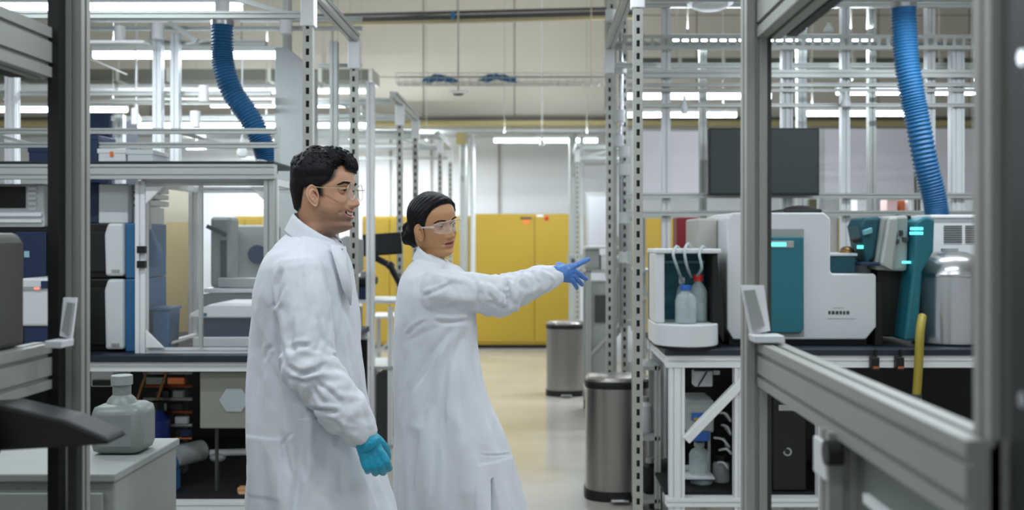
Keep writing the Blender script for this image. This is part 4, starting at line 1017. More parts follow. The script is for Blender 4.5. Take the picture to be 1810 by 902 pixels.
o = thing('grey_cylinder', 'pale grey cylinder standing on the lower shelf of the right bench', 'cylinder', (WX(1274, Y), Y, zs))
x = WX(1274, Y + .1); MB().lathe(x, Y + .1, [(.04, zs), (.042, zs + .01), (.040, WZ(828, Y)), (.02, WZ(822, Y))], 22).build('cylinder_body', PLG, o, smooth='auto')
MB().cyl((x, Y + .1, WZ(824, Y)), (x, Y + .1, WZ(812, Y)), .03, 16).build('black_cap', BLK, o)
rnd = random.Random(5)
for k in range(5):
    a = W(1262 + rnd.random() * 15, 730 + k * 22, Y + .05); b = W(1285 + rnd.random() * 8, 735 + k * 22 + rnd.random() * 12, Y + .05)
    q = T(MB().tube([a, (a + b) / 2 + Vector((0, -.03, .02)), b, b + Vector((.03, .3, -.02))], .006, 8, 18).build('cable', PLW, smooth=True), ('highest', 'second highest', 'middle', 'second lowest', 'lowest')[k] + ' of the pale cables under the right bench beside the blue based pump unit', 'cable', 'pale cables under the right bench')
for (a, b, t_, m, lab, d) in ((1336, 1362, 690, PLD, 'dark grey computer tower under the right bench next to the black one', 4.78), (1366, 1426, 690, BLK, 'black computer tower with round badge under the right bench', 4.70)):
    o = thing('computer_tower', lab, 'computer', (WX((a + b) / 2, d), d, zs), 'computer towers under the right bench')
    MB().box(WX(a, d), d, zs, WX(b, d), d + .45, WZ(t_, d)).build('case', m, o, .008)
    if m is BLK:
        MB().box(WX(1376, d), d - .006, WZ(726, d), WX(1410, d), d, WZ(716, d)).build('drive_slot', PLG, o)
        q = MB().cyl(W(1392, 799, d - .004), W(1392, 799, d), .02, 20).build('round_badge', PLG, o)
        MB().cyl(W(1392, 799, d - .006), W(1392, 799, d - .004), .013, 20).build('badge_centre', BLK, q)
    else: MB().box(WX(a + 2, d), d - .006, WZ(805, d), WX(b - 2, d), d, WZ(802, d)).build('front_strip', PLW, o)
# ---------------------------------------------------------------- foreground frames on both sides of the aisle
FA = mat('foreground_aluminium', (150, 152, 146), 0.5, 0.3, 0.05, 3, aniso=(1, 1, 1))
X = -1.0
fl = thing('aluminium_frame', 'large aluminium machine frame close to the viewer on the left edge', 'frame', (X, 1.6, 0), 'aluminium frames nearest the viewer')
ext((X + .054, 2.05, 0), (X + .054, 2.05, 2.6), .032, .04, 'upright', fl, FA)
MB().box(X + .016, 2.0, .0, X + .038, 2.03, 2.6).build('black_strip', BLK, fl)
ext((X, .55, 0), (X, .55, 2.6), .08, .08, 'upright', fl, FA)
for (z, h) in ((1.195, .09), (1.825, .10), (.10, .08)):
    ext((X, .55, z), (X, 2.03, z), .05, h, 'depth_rail', fl, FA)
    ext((X, 2.05, z), (-3.0, 2.05, z), .05, .05, 'cross_rail', fl, FA) if z < 1 else None
MB().box(X - .06, .6, 1.775, X - .03, 2.0, 1.80).build('rail_gasket', BLK, fl)
ext((-3.0, 2.05, 0), (-3.0, 2.05, 2.6), .08, .08, 'upright', fl, FA)
X = .445
fr = thing('aluminium_frame', 'large aluminium machine frame close to the viewer on the right edge', 'frame', (X, 1.5, 0), 'aluminium frames nearest the viewer')
ext((X - .015, 1.98, 0), (X - .015, 1.98, 2.6), .04, .06, 'upright', fr, FA)
mb = MB()
z = 1.0
while z < 2.4: mb.box(X + .006, 1.965, z, X + .016, 1.99, z + .03); z += .055
MB().box(X + .005, 1.97, 0, X + .018, 2.0, 2.6).build('dark_slot_strip', PLD, fr)
ext((X + .0, 1.46, 0), (X + .0, 1.46, 1.17), .05, .05, 'upright', fr, FA)
ext((X + .025, 1.02, 0), (X + .025, 1.02, 2.6), .03, .04, 'upright', fr, FA)
for (z, h) in ((1.205, .085), (1.895, .10), (.08, .08)):
    ext((X + .01, 1.0, z), (X + .01, 1.96, z), .05, h, 'depth_rail', fr, FA)
MB().box(X + .04, 1.0, 1.845, X + .06, 1.94, 1.87).build('rail_gasket', BLK, fr)
MB().box(X + .015, 1.04, .12, X + .025, 1.44, 1.162).build('side_panel', mat('grey_green_panel', (118, 126, 118), .5), fr)
MB().box(X - .03, 1.435, 1.10, X - .022, 1.50, 1.155).build('corner_plate', PLW, fr, .003)
MB().cyl((X - .035, 1.42, 1.145), (X - .012, 1.42, 1.145), .018, 18).build('black_knob', BLK, fr, smooth='auto')
MB().box(X + .006, 1.24, 1.085, X + .014, 1.38, 1.098).build('white_tape', PAPER, fr)
# paper holders on the rails
for (xh, yh, px0, px1, lab, s_) in ((-.985, 2.0, 92, 131, 'white slanted paper holder on the left foreground rail', -1), (.435, 2.0, 1312, 1378, 'white slanted paper holder on the right foreground rail', 1)):
    z = 1.2515 if s_ > 0 else 1.2415
    Yh = 1.93
    o = thing('paper_holder', lab, 'paper holder', (WX((px0 + px1) / 2, Yh), Yh, z), 'paper holders on the foreground rails')
    a, b = (WX(px0, Yh), WX(px0 + 45, Yh)) if s_ > 0 else (WX(px1, Yh), WX(px1 - 26, Yh))
    zt = WZ(505 if s_ > 0 else 527, Yh)
    w = b - a
    MB().prism([(a, zt), (a + w * .9, zt), (b + w * .15, z + .02), (a + w * .35, z + .012)], Yh + .01, Yh + .016).build('back_plate', PAPER, o)
    MB().prism([(a + w * .35, z), (b + w * .55, z), (b + w * .5, z + .014), (a + w * .3, z + .014)], Yh - .03, Yh + .02).build('tray', PLW, o, .002)
    MB().prism([(a + w * .1, zt - .01), (a + w * .5, zt - .008), (b - w * .1, z + .03), (a + w * .45, z + .02)], Yh + .002, Yh + .010).build('paper_sheet', PLG, o)
# black post at the far right
o = thing('black_post', 'thick black upright post filling the right edge of the picture', 'post', (.49, .9, 0))
MB().box(.458, .80, 0, .53, .97, 2.5).build('black_cover', BLK, o, .006)
MB().cyl((.452, .93, 1.62), (.460, .93, 1.62), .008, 12).build('screw_head', CHR, o)
MB().cyl((.452, .93, 1.30), (.460, .93, 1.30), .008, 12).build('screw_head', CHR, o)
# dark grey instrument at the left edge
Y = 1.84
o = thing('dark_instrument', 'dark grey rounded instrument standing on the left foreground rail', 'instrument', (-1.1, Y, 1.243))
MB().prism([(-1.35, 1.2415), (-1.003, 1.2415), (-1.003, WZ(430, Y)), (-1.015, WZ(412, Y)), (-1.35, WZ(408, Y))], Y - .04, Y + .11).build('body', mat('graphite_plastic', (72, 72, 68), .5), o, .01)
MB().box(-1.35, Y - .044, WZ(462, Y), -1.006, Y - .04, WZ(459, Y)).build('seam', BLK, o)
MB().box(-1.35, Y - .046, WZ(545, Y), -1.02, Y - .04, WZ(500, Y)).build('lower_plate', PLD, o, .003)
# grey cabinet with top edge running away, and carboy on it
o = thing('grey_cabinet', 'pale grey cabinet with sloping lid strip in the lower left, beside the left bench', 'cabinet', (-1.1, 2.4, 0))
GC = mat('pale_grey_steel', (150, 154, 148), .5)
MB().box(-1.5, 2.32, .06, -.985, 2.72, .885).build('body', GC, o, .006)
MB().box(-1.5, 2.31, .885, -.98, 2.73, .905).build('top_plate', PLG, o, .004)
MB().box(-1.48, 2.34, 0, -1.0, 2.7, .06).build('plinth', BLK, o)
MB().box(-1.30, 2.31, .12, -1.01, 2.32, .86).build('door', PLG, o, .003)
MB().box(-1.075, 2.295, .70, -1.045, 2.31, .84).build('recess_handle', PLD, o, .003)
Y = 2.56; x = WX(219, Y); z = .9055
o = thing('grey_carboy', 'cloudy grey plastic carboy with short neck on the pale grey cabinet', 'carboy', (x, Y, z))
w = .066
CB = mat('cloudy_grey_plastic', (132, 140, 136), .35, 0, .12, 10)
MB().box(x - w, Y - .06, z, x + w, Y + .06, z + .125).build('carboy_body', CB, o, .024, smooth='auto')
MB().lathe(x - .005, Y, [(w * .62, z + .118), (w * .5, z + .135), (w * .34, z + .145), (w * .34, z + .175)], 30).build('neck', CB, o, smooth='auto')
MB().cyl((x - .005, Y, z + .17), (x - .005, Y, z + .195), w * .4, 20).build('cap', PLG, o, .002)
# black lab chair in the lower left corner
Y = 1.75
o = thing('lab_chair', 'black lab chair with padded arm in the lower left corner', 'chair', (-1.15, 1.75, 0))
MB().prism([(WX(-120, Y), WZ(720, Y)), (WX(20, Y), WZ(712, Y)), (WX(130, Y), WZ(738, Y)), (WX(200, Y), WZ(768, Y)), (WX(206, Y), WZ(780, Y)), (WX(150, Y), WZ(784, Y)), (WX(-120, Y), WZ(800, Y))], Y - .03, Y + .05).build('armrest', BLK, o, .014)
MB().box(WX(118, Y), Y, .62, WX(134, Y), Y + .03, WZ(770, Y)).build('arm_post', BLK, o, .004)
MB().box(-1.42, 1.62, .60, WX(130, Y), 2.0, .66).build('seat', BLK, o, .02)
MB().prism([(-1.45, .66), (-1.25, .66), (WX(25, Y), WZ(790, Y)), (WX(-60, Y), WZ(640, Y)), (-1.45, WZ(640, Y))], 1.66, 1.72).build('backrest', MBK, o, .01)
MB().cyl((-1.15, 1.82, .08), (-1.15, 1.82, .6), .025, 16).build('gas_column', CHR, o, smooth='auto')
for k in range(5):
    t = 2 * math.pi * k / 5; a = Vector((-1.15, 1.82, .09)); b = a + Vector((.26 * math.cos(t), .18 * math.sin(t), -.03))
    MB().bar(a, b, sq(.035, .03)).build('foot', BLK, o); MB().cyl((b.x - .012, b.y, .026), (b.x + .012, b.y, .026), .026, 14).build('caster', PLD, o)
# ================================================================ people
def skin_mat(name, rgb, lip, stub=None):
    """skin colour with lips, brows' and beard's own colour read from a painted attribute"""
    m = bpy.data.materials.new(name); m.use_nodes = True; nt = m.node_tree; b = nt.nodes['Principled BSDF']
    a = nt.nodes.new('ShaderNodeAttribute'); a.attribute_name = 'tone'
    n = nt.nodes.new('ShaderNodeTexNoise'); n.inputs['Scale'].default_value = 70; n.inputs['Detail'].default_value = 3
    tc = nt.nodes.new('ShaderNodeTexCoord'); nt.links.new(tc.outputs['Object'], n.inputs['Vector'])
    r = nt.nodes.new('ShaderNodeMix'); r.data_type = 'RGBA'; r.blend_type = 'MULTIPLY'; r.inputs['Factor'].default_value = 0.18
    nt.links.new(a.outputs['Color'], r.inputs['A']); nt.links.new(n.outputs['Color'], r.inputs['B'])
    nt.links.new(a.outputs['Color'], b.inputs['Base Color'])
    b.inputs['Roughness'].default_value = 0.48
    b.inputs['Subsurface Weight'].default_value = 0.12; b.inputs['Subsurface Radius'].default_value = (1.0, 0.4, 0.2); b.inputs['Subsurface Scale'].default_value = 0.008
    bp = nt.nodes.new('ShaderNodeBump'); bp.inputs['Strength'].default_value = 0.12; bp.inputs['Distance'].default_value = 0.001
    nt.links.new(n.outputs['Fac'], bp.inputs['Height']); nt.links.new(bp.outputs['Normal'], b.inputs['Normal'])
    return m
def coat_mat():
    m = bpy.data.materials.new('lab_coat_cloth'); m.use_nodes = True; nt = m.node_tree; b = nt.nodes['Principled BSDF']
    b.inputs['Base Color'].default_value = (*lin((210, 214, 220)), 1); b.inputs['Roughness'].default_value = 0.85
    b.inputs['Sheen Weight'].default_value = 0.15
    tc = nt.nodes.new('ShaderNodeTexCoord'); mp = nt.nodes.new('ShaderNodeMapping'); mp.inputs['Scale'].default_value = (1, 1, .55)
    nt.links.new(tc.outputs['Object'], mp.inputs['Vector'])
    n = nt.nodes.new('ShaderNodeTexNoise'); n.inputs['Scale'].default_value = 16; n.inputs['Detail'].default_value = 5; n.inputs['Roughness'].default_value = .5
    n.inputs['Distortion'].default_value = .6
    nt.links.new(mp.outputs['Vector'], n.inputs['Vector'])
    n2 = nt.nodes.new('ShaderNodeTexNoise'); n2.inputs['Scale'].default_value = 500
    nt.links.new(tc.outputs['Object'], n2.inputs['Vector'])
    bp = nt.nodes.new('ShaderNodeBump'); bp.inputs['Strength'].default_value = .35; bp.inputs['Distance'].default_value = .012
    nt.links.new(n.outputs['Fac'], bp.inputs['Height'])
    bp2 = nt.nodes.new('ShaderNodeBump'); bp2.inputs['Strength'].default_value = .08; bp2.inputs['Distance'].default_value = .002
    nt.links.new(n2.outputs['Fac'], bp2.inputs['Height']); nt.links.new(bp.outputs['Normal'], bp2.inputs['Normal'])
    nt.links.new(bp2.outputs['Normal'], b.inputs['Normal'])
    return m
COAT = coat_mat()
HAIR = mat('black_hair', (13, 12, 15), 0.5, 0, .3, 60, bump=.5, bscale=220, aniso=(1, 1, .25))
HAIR.node_tree.nodes['Principled BSDF'].inputs['Specular IOR Level'].default_value = .25
GLV_T = mat('teal_nitrile_glove', (30, 150, 180), .42, 0, .06, 30, bump=.3, bscale=90)
GLV_B = mat('blue_nitrile_glove', (74, 122, 190), .42, 0, .06, 30, bump=.3, bscale=90)
TROU = mat('dark_trouser_cloth', (44, 48, 58), .9)
SHOE = mat('dark_shoe_leather', (30, 28, 28), .5)
EYEW = mat('eye_white', (226, 222, 216), .15, 0, 0)
IRIS = mat('brown_iris', (38, 24, 18), .12, 0, .1)
TEETH = mat('teeth', (206, 196, 182), .3, 0, .02)
GOLD = mat('gold_wire', (206, 186, 158), .3, .8, 0)
LENS = mat('clear_lens', (235, 242, 246), .02, 0, 0, alpha=.14)

def pchip(keys, t):      # smooth interpolation of sorted (t, v) keys, vector v allowed
    ks = [k[0] for k in keys]; vs = np.array([k[1] for k in keys], float)
    t = np.asarray(t, float); n = len(ks)
    h = np.diff(ks); d = (np.diff(vs, axis=0).T / h).T
    m = np.zeros_like(vs)
    for i in range(1, n - 1):
        w = d[i - 1] * d[i]
        m[i] = np.where(w > 0, 2 * w / (d[i - 1] + d[i] + 1e-12), 0)
    m[0] = d[0]; m[-1] = d[-1]
    i = np.clip(np.searchsorted(ks, t) - 1, 0, n - 2); u = (t - np.array(ks)[i]) / h[i]
    sh = (lambda a: a) if vs.ndim == 1 else (lambda a: a[:, None])
    h00 = 2 * u**3 - 3 * u**2 + 1; h10 = u**3 - 2 * u**2 + u; h01 = -2 * u**3 + 3 * u**2; h11 = u**3 - u**2
    return sh(h00) * vs[i] + sh(h10 * h[i]) * m[i] + sh(h01) * vs[i + 1] + sh(h11 * h[i]) * m[i + 1]
G = lambda d, s: np.exp(-(d / s) ** 2)

def head_grid(P):
    """star shaped rings from the neck up to the crown; returns the (rings, M, 3) grid in head space: x forwards, y left, z up from eye level"""
    front, back, side, ex = P['front'], P['back'], P['side'], P['exp']
    zs = np.concatenate([np.linspace(-.235, -.135, 26), np.linspace(-.133, -.098, 40), np.linspace(-.0965, .03, 96), np.linspace(.033, .095, 30), [.099, .102, .1045, .1065, .1078, .1085]])
    M = 200; th = 2 * np.pi * np.arange(M) / M
    # denser round the face
    th = th - 0.45 * np.sin(th)
    f = pchip(front, zs); bk = pchip(back, zs); sd = pchip(side, zs); e = pchip(ex, zs)
    cx = np.interp(zs, [-.235, -.135, -.10, .1], [-.033, -.024, -.004, -.004])
    c, s = np.cos(th), np.sin(th)
    X = np.zeros((len(zs), M)); Yy = np.zeros_like(X)
    for i in range(len(zs)):
        a = np.where(c > 0, f[i] - cx[i], cx[i] - bk[i]); q = np.where(c > 0, e[i], 2.15)
        r = (np.abs(c / np.maximum(a, 1e-4)) ** q + np.abs(s / max(sd[i], 1e-4)) ** q) ** (-1 / q)
        X[i] = cx[i] + r * c; Yy[i] = r * s
    Z = np.repeat(zs[:, None], M, 1)
    V = np.stack([X, Yy, Z], -1)
    x, y, z = X.copy(), Yy.copy(), Z
    fr = np.clip((x - .02) / .04, 0, 1); fr = fr * fr * (3 - 2 * fr)
    dx = np.zeros_like(x)
    # nose
    nz = P['nose']; A = pchip(nz, np.clip(z.ravel(), nz[0][0], nz[-1][0])).reshape(z.shape)
    A = np.where((z < nz[0][0]) | (z > nz[-1][0]), 0, A)
    w = np.interp(z, [-.055, -.045, -.034, -.02, 0, .012], [.010, .0115, .0105, .0078, .0068, .009]) * P.get('nw', 1)
    dx += A * G(y, w)
    for sy in (-1, 1):
        ay = y * sy
        dx += .0085 * P.get('nw', 1) * G(ay - .0135 * P.get('nw', 1), .0052) * G(z + .0405, .0062)     # nostril wings
        dx += -.004 * G(ay - .008, .003) * G(z + .0495, .0025)                       # nostril shadowed hollows
        dx += -.0100 * G(ay - .030, .0135) * G(z + .001, .0095)                      # eye sockets
        dx += -.006 * G(ay - .014, .006) * G(z - .002, .009)
        dx += .0035 * G(ay - .029, .016) * G(z - .0175, .006)                         # brow ridge
        dx += .0055 * P.get('cheek', 1) * G(ay - .043, .018) * G(z + .032, .016)      # cheek bones
        dx += -.0035 * G(ay - .034 - P.get('smile', 0) * .4, .005) * G(z + .055, .014) * P.get('fold', 1)  # nasolabial fold
        dx += -.0040 * G(ay - .027 - P.get('smile', 0), .004) * G(z + .0655 - P.get('smile', 0) * .6, .004)  # mouth corner
    # lips and chin
    mw = P.get('mouthw', .022); ml = P.get('mz', -.0665); cz = ml + P.get('smile', 0) * .8 * (y / .025) ** 2
    op = P.get('open', .002)
    Q = lambda d, s: np.exp(-(d / s) ** 4)
    dx += .0062 * G(z - (cz + op + .0055), .0045) * Q(y, mw) + .0072 * G(z - (cz - op - .006), .005) * Q(y, mw * .9)
    dx += -.0070 * G(z - cz, .0018 + op * .9) * Q(y, mw * 1.02) - (0.009 if op > .003 else 0) * G(z - cz, op * .9) * Q(y, mw * .9)
    dx += -.0030 * G(z + .0845, .0055) * G(y, .022) + .0045 * G(z + .101, .010) * G(y, .018)
    dx += -.0015 * G(z + .0545, .005) * G(y, .003)
    V[..., 0] += dx * fr
    V[..., 1] += 0
    return V, fr, zs, M
def grid_faces(n, M, o=0, cap=True):
    f = [(o + j * M + i, o + j * M + (i + 1) % M, o + (j + 1) * M + (i + 1) % M, o + (j + 1) * M + i) for j in range(n - 1) for i in range(M)]
    if cap: f += [tuple(range(o, o + M))[::-1], tuple(range(o + (n - 1) * M, o + n * M))]
    return f
def ear_geo(side, sc=1.0):
    """ear plate facing outward at the side: outer helix, inner rim, bowl and lobe, as a warped disc"""
    vs = []; fs = []; N = 40
    # radial rings: (scale, outward lift) from back edge to the bowl centre
    rings = [(.80, -.010), (.97, -.002), (1.03, .003), (1.0, .0075), (.90, .0085), (.80, .005), (.70, .0035), (.60, .006), (.52, .0055), (.42, -.001), (.25, -.006), (.08, -.007)]
    for (s, l) in rings:
        for i in range(N):
            t = 2 * math.pi * i / N
            ax, az = .0165, .031
            u = math.cos(t) * ax * (1.0 if math.cos(t) < 0 else .82); w = math.sin(t) * az
            if w < 0: u = u * (1 - .38 * (-w / az)); 
            sx = s
            px = u * sx + (.0045 if s < .9 else 0) * (1 - s); pz = w * sx + (-.002 if s < .9 else 0)
            front = max(0, math.cos(t))
            lift = l * (1 - .75 * front) if s > .45 else l
            if w < -az * .55: lift = max(lift, .004) if s < .9 and s > .2 else lift
            out = .010 + lift + .010 * max(0, -u / ax)       # flares towards the back
            vs.append((px * sc - .006, side * (out * sc), pz * sc))
    k = len(rings)
    for j in range(k - 1):
        for i in range(N):
            q = (i + 1) % N; f = (j * N + i, j * N + q, (j + 1) * N + q, (j + 1) * N + i); fs.append(f if side < 0 else f[::-1])
    fs.append(tuple(range((k - 1) * N, k * N)))
    fs.append(tuple(range(N)))
    # lean: top leans back
    R = Matrix.Rotation(math.radians(-12), 3, 'Y')
    return [R @ Vector(v) for v in vs], fs

def union(parts, voxel, smooth=2):
    """join closed pieces to one continuous surface"""
    v = []; f = []
    for (a, b) in parts: o = len(v); v += [tuple(p) for p in a]; f += [tuple(i + o for i in q) for q in b]
    me = bpy.data.meshes.new('tmp'); me.from_pydata(v, [], f); me.update()
    o = bpy.data.objects.new('tmp', me); COL.objects.link(o)
    m = o.modifiers.new('r', 'REMESH'); m.mode = 'VOXEL'; m.voxel_size = voxel; m.use_smooth_shade = True
    if smooth:
        s_ = o.modifiers.new('s', 'SMOOTH'); s_.iterations = smooth; s_.factor = .5
    dg = bpy.context.evaluated_depsgraph_get(); dg.update()
    ev = o.evaluated_get(dg); me2 = bpy.data.meshes.new_from_object(ev)
    bpy.data.objects.remove(o); bpy.data.meshes.remove(me)
    n = len(me2.vertices); V = np.zeros(n * 3); me2.vertices.foreach_get('co', V); V = V.reshape(-1, 3)
    N = np.zeros(n * 3); me2.vertices.foreach_get('normal', N); N = N.reshape(-1, 3)
    return me2, V, N
def finish(me, name, m, parent, V=None):
    if V is not None: me.vertices.foreach_set('co', np.asarray(V, float).ravel())
    me.name = name; me.update(); me.shade_smooth(); me.materials.clear(); me.materials.append(m)
    o = bpy.data.objects.new(name, me); COL.objects.link(o); o.parent = parent; o.matrix_parent_inverse = Matrix.Translation(-parent.location)
    return o
def nz3(V, sx, sy, sz, seed=0):     # smooth noise per vertex, stretched
    return np.array([mnoise.noise(Vector((v[0] * sx + seed, v[1] * sy, v[2] * sz))) for v in V])
def ridge(V, sx, sy, sz, seed=0):
    return 1 - 2 * np.abs(nz3(V, sx, sy, sz, seed))

def hand_parts(wrist, palm_dir, across, fingers, thumb, size=1.0, grow=0.0):
    """wrist point, unit direction of the palm, unit vector across towards the index side, finger chains as bend lists"""
    d = Vector(palm_dir).normalized(); a = Vector(across); a = (a - d * a.dot(d)).normalized(); n = d.cross(a).normalized()
    out = []; g = grow; S = size
    k0 = Vector(wrist)
    # palm: fan of tubes that merge
    kn = [k0 + d * .092 * S + a * .028 * S, k0 + d * .096 * S + a * .009 * S, k0 + d * .091 * S - a * .010 * S, k0 + d * .082 * S - a * .027 * S]
    for i, k in enumerate(kn):
        st = k0 + a * (.012 - .008 * i) * S
        out.append(tube_geo([st - d * .03 * S, st + d * .02 * S, k], [.021 * S + g, .019 * S + g, .0118 * S + g], 12, 14))
    L = [(.042, .026, .022), (.046, .029, .023), (.042, .027, .022), (.033, .021, .019)]
    R0 = [.0092, .0094, .0088, .0078]
    for i, (k, f) in enumerate(zip(kn, fingers)):
        # f: (spread, bend1, bend2, bend3) in degrees, bends turn towards the palm side -n
        sp, b1, b2, b3 = f; p = k.copy(); pts = [k - d * .012 * S, p.copy()]; ang = 0
        base = (d * math.cos(math.radians(sp)) + a * math.sin(math.radians(sp))).normalized()
        for l, b in zip(L[i], (b1, b2, b3)):
            ang += b; dr = base * math.cos(math.radians(ang)) - n * math.sin(math.radians(ang))
            p = p + dr * l * S; pts.append(p.copy())
        r = R0[i] * S + g
        out.append(tube_geo(pts, [r * 1.08, r * 1.05, r, r * .92, r * .74], 12, 26))
    t0 = k0 + d * .018 * S + a * .024 * S - n * .004 * S
    pts = [k0 + d * .004 * S + a * .008 * S, t0]; p = t0
    for (l, (da, dn)) in zip((.040, .034, .027), thumb):
        dr = (d * math.cos(math.radians(da)) * math.cos(math.radians(dn)) + a * math.sin(math.radians(da)) * math.cos(math.radians(dn)) - n * math.sin(math.radians(dn)))
        p = p + dr * l * S; pts.append(p.copy())
    out.append(tube_geo(pts, [.016 * S + g, .0155 * S + g, .012 * S + g, .0105 * S + g, .008 * S + g], 12, 24))
    return out

def ring_loft(keys, n, M, T):
    """keys: (z, xl, xr, yn, yf, exponent) -> closed loft; T maps (ring array, theta, z) for folds"""
    ks = sorted(keys); z0, z1 = ks[0][0], ks[-1][0]
    zs = np.linspace(z0, z1, n)
    P = pchip([(k[0], k[1:]) for k in ks], zs)
    th = 2 * np.pi * np.arange(M) / M; V = np.zeros((n, M, 3))
    for i in range(n):
        xl, xr, yn, yf, e = P[i]; cx = (xl + xr) / 2; a = (xr - xl) / 2; cy = (yn + yf) / 2; b = (yf - yn) / 2
        c, s = np.cos(th), np.sin(th); q = 2 / e
        V[i, :, 0] = cx + np.sign(c) * np.abs(c) ** q * a; V[i, :, 1] = cy + np.sign(s) * np.abs(s) ** q * b; V[i, :, 2] = zs[i]
        d = T(th, zs[i]); V[i, :, 0] += c * d; V[i, :, 1] += s * d
    return V.reshape(-1, 3).tolist(), grid_faces(n, M)

HEAD_M = dict(
 front=[(-.235, .020), (-.16, .014), (-.135, .018), (-.120, .034), (-.1125, .062), (-.1055, .0785), (-.096, .0845), (-.085, .0815), (-.07, .086), (-.055, .0855), (-.035, .0835), (-.015, .083), (.002, .0835), (.018, .090), (.04, .089), (.06, .083), (.08, .069), (.095, .050), (.103, .032), (.1085, .004)],
 back=[(-.235, -.095), (-.16, -.072), (-.12, -.064), (-.08, -.064), (-.05, -.071), (-.02, -.076), (.02, -.080), (.05, -.076), (.075, -.067), (.095, -.045), (.103, -.031), (.1085, -.018)],
 side=[(-.235, .082), (-.18, .062), (-.14, .059), (-.122, .058), (-.11, .057), (-.09, .0575), (-.07, .0615), (-.045, .066), (-.02, .070), (0, .0725), (.03, .0755), (.055, .073), (.08, .058), (.095, .038), (.103, .022), (.1085, .004)],
 exp=[(-.235, 2), (-.135, 2.0), (-.118, 1.75), (-.10, 1.85), (-.07, 2.05), (-.03, 2.25), (.02, 2.3), (.06, 2.2), (.1085, 2)],
 nose=[(-.0545, 0), (-.050, .006), (-.0455, .0165), (-.038, .0265), (-.031, .0255), (-.02, .0170), (-.008, .0085), (.004, .0035), (.013, 0)],
 smile=.009, open=.0032, mouthw=.0235, fold=.8)
HEAD_W = dict(HEAD_M)
HEAD_W.update(
 front=[(-.235, .012), (-.16, .010), (-.135, .016), (-.120, .040), (-.114, .062), (-.106, .074), (-.096, .079), (-.085, .0775), (-.07, .083), (-.055, .083), (-.035, .0815), (-.015, .0815), (.002, .082), (.018, .087), (.04, .0885), (.06, .083), (.08, .069), (.095, .050), (.103, .032), (.1085, .004)],
 side=[(-.235, .070), (-.18, .050), (-.14, .048), (-.122, .048), (-.11, .050), (-.09, .054), (-.07, .060), (-.045, .067), (-.02, .071), (0, .0725), (.03, .0745), (.055, .072), (.08, .058), (.095, .038), (.103, .022), (.1085, .004)],
 nose=[(-.0545, 0), (-.050, .006), (-.0455, .0150), (-.039, .0228), (-.031, .0208), (-.02, .0128), (-.008, .0058), (.004, .0018), (.013, 0)],
 smile=0.0, open=.0022, mouthw=.020, nw=1.12, fold=.5, cheek=1.25, earx=.024)

def make_body(root, P, R4, skin, tones, limbs, scale, name='body'):
    """one mesh: head and neck grid, ears, torso, arms, hands, legs. R4 maps head space to the world"""
    V, fr, zs, M = head_grid(P)
    n = V.shape[0]; flat = V.reshape(-1, 3)
    x, y, z = flat[:, 0], flat[:, 1], flat[:, 2]
    base, lip, dark = [np.array(lin(t)) for t in tones[:3]]
    colr = np.repeat(base[None], len(flat), 0)
    frf = fr.ravel()
    mzz = P.get('mz', -.0665) + P.get('smile', 0) * .8 * (y / .025) ** 2; op = P.get('open', .002)
    lipm = np.clip(1.25 - np.abs(z - mzz) / (.0085 + op), 0, 1) * np.clip((P['mouthw'] * 1.12 - np.abs(y)) / .004, 0, 1) * (frf > .8)
    lipm = np.clip(lipm * 2.2, 0, 1)
    colr += (lip - colr) * lipm[:, None]
    inner = np.clip(1.4 - np.abs(z - mzz) / (op * .75), 0, 1) * (np.abs(y) < P['mouthw'] * .95) * (frf > .8)
    colr += (np.array(lin((70, 30, 28))) - colr) * (inner[:, None] * .9)
    if 'stubble' in P:
        nn = np.array([mnoise.noise(Vector(v) * 160) for v in flat]) * .10
        st = np.clip((-.045 - z + .25 * np.clip(.045 - x, 0, .1)) / .02, 0, 1) * np.clip((z + .150) / .03, 0, 1) * np.clip((x + .005) / .03, 0, 1)
        st = np.maximum(st, G(z + .056, .006) * G(y, .028) * frf)
        st = np.maximum(st, .7 * np.clip(1 - np.abs(x - .012) / .012, 0, 1) * np.clip((z + .06) / .03, 0, 1) * np.clip((.02 - z) / .01, 0, 1))
        colr += (np.array(lin((78, 62, 52))) - colr) * (np.clip(st + nn * st, 0, 1) * (1 - lipm) * .60)[:, None]
    if 'mask' in P:
        fd = np.array([P['mask'](v) for v in flat]); fd = np.clip((fd + P.get('fade', .006)) / P.get('fade', .006), 0, 1) * (z > -.12)
        colr += (np.array(lin((22, 19, 20))) - colr) * (fd ** 1.3)[:, None] * .95
    # warm cheeks and nose tip
    wm = G(np.abs(y) - .045, .02) * G(z + .035, .02) * frf * .25 + G(y, .012) * G(z + .04, .01) * frf * .3
    colr += (lip - colr) * wm[:, None] * .6
    verts = [R4 @ Vector(v) for v in flat]; faces = grid_faces(n, M)
    cols = [tuple(c) for c in colr]
    for s_ in (-1, 1):
        ev, ef = ear_geo(s_, 1.0)
        o = len(verts)
        for v in ev: verts.append(R4 @ (v + Vector((P.get('earx', .016), s_ * .066, -.0135))))
        ear_c = base * .96 + lip * .04
        cols += [tuple(ear_c)] * len(ev); faces += [tuple(i + o for i in f) for f in ef]
    for (a, b) in limbs:
        o = len(verts); verts += [Vector(v) for v in a]; faces += [tuple(i + o for i in f) for f in b]; cols += [tuple(base)] * len(a)
    me = bpy.data.meshes.new(name); me.from_pydata([tuple(v) for v in verts], [], faces); me.update()
    at = me.color_attributes.new('tone', 'FLOAT_COLOR', 'POINT')
    arr = np.ones((len(verts), 4)); arr[:, :3] = np.clip(np.array(cols), 0, 1); at.data.foreach_set('color', arr.ravel())
    o = finish(me, name, skin, root)
    return o, V, R4

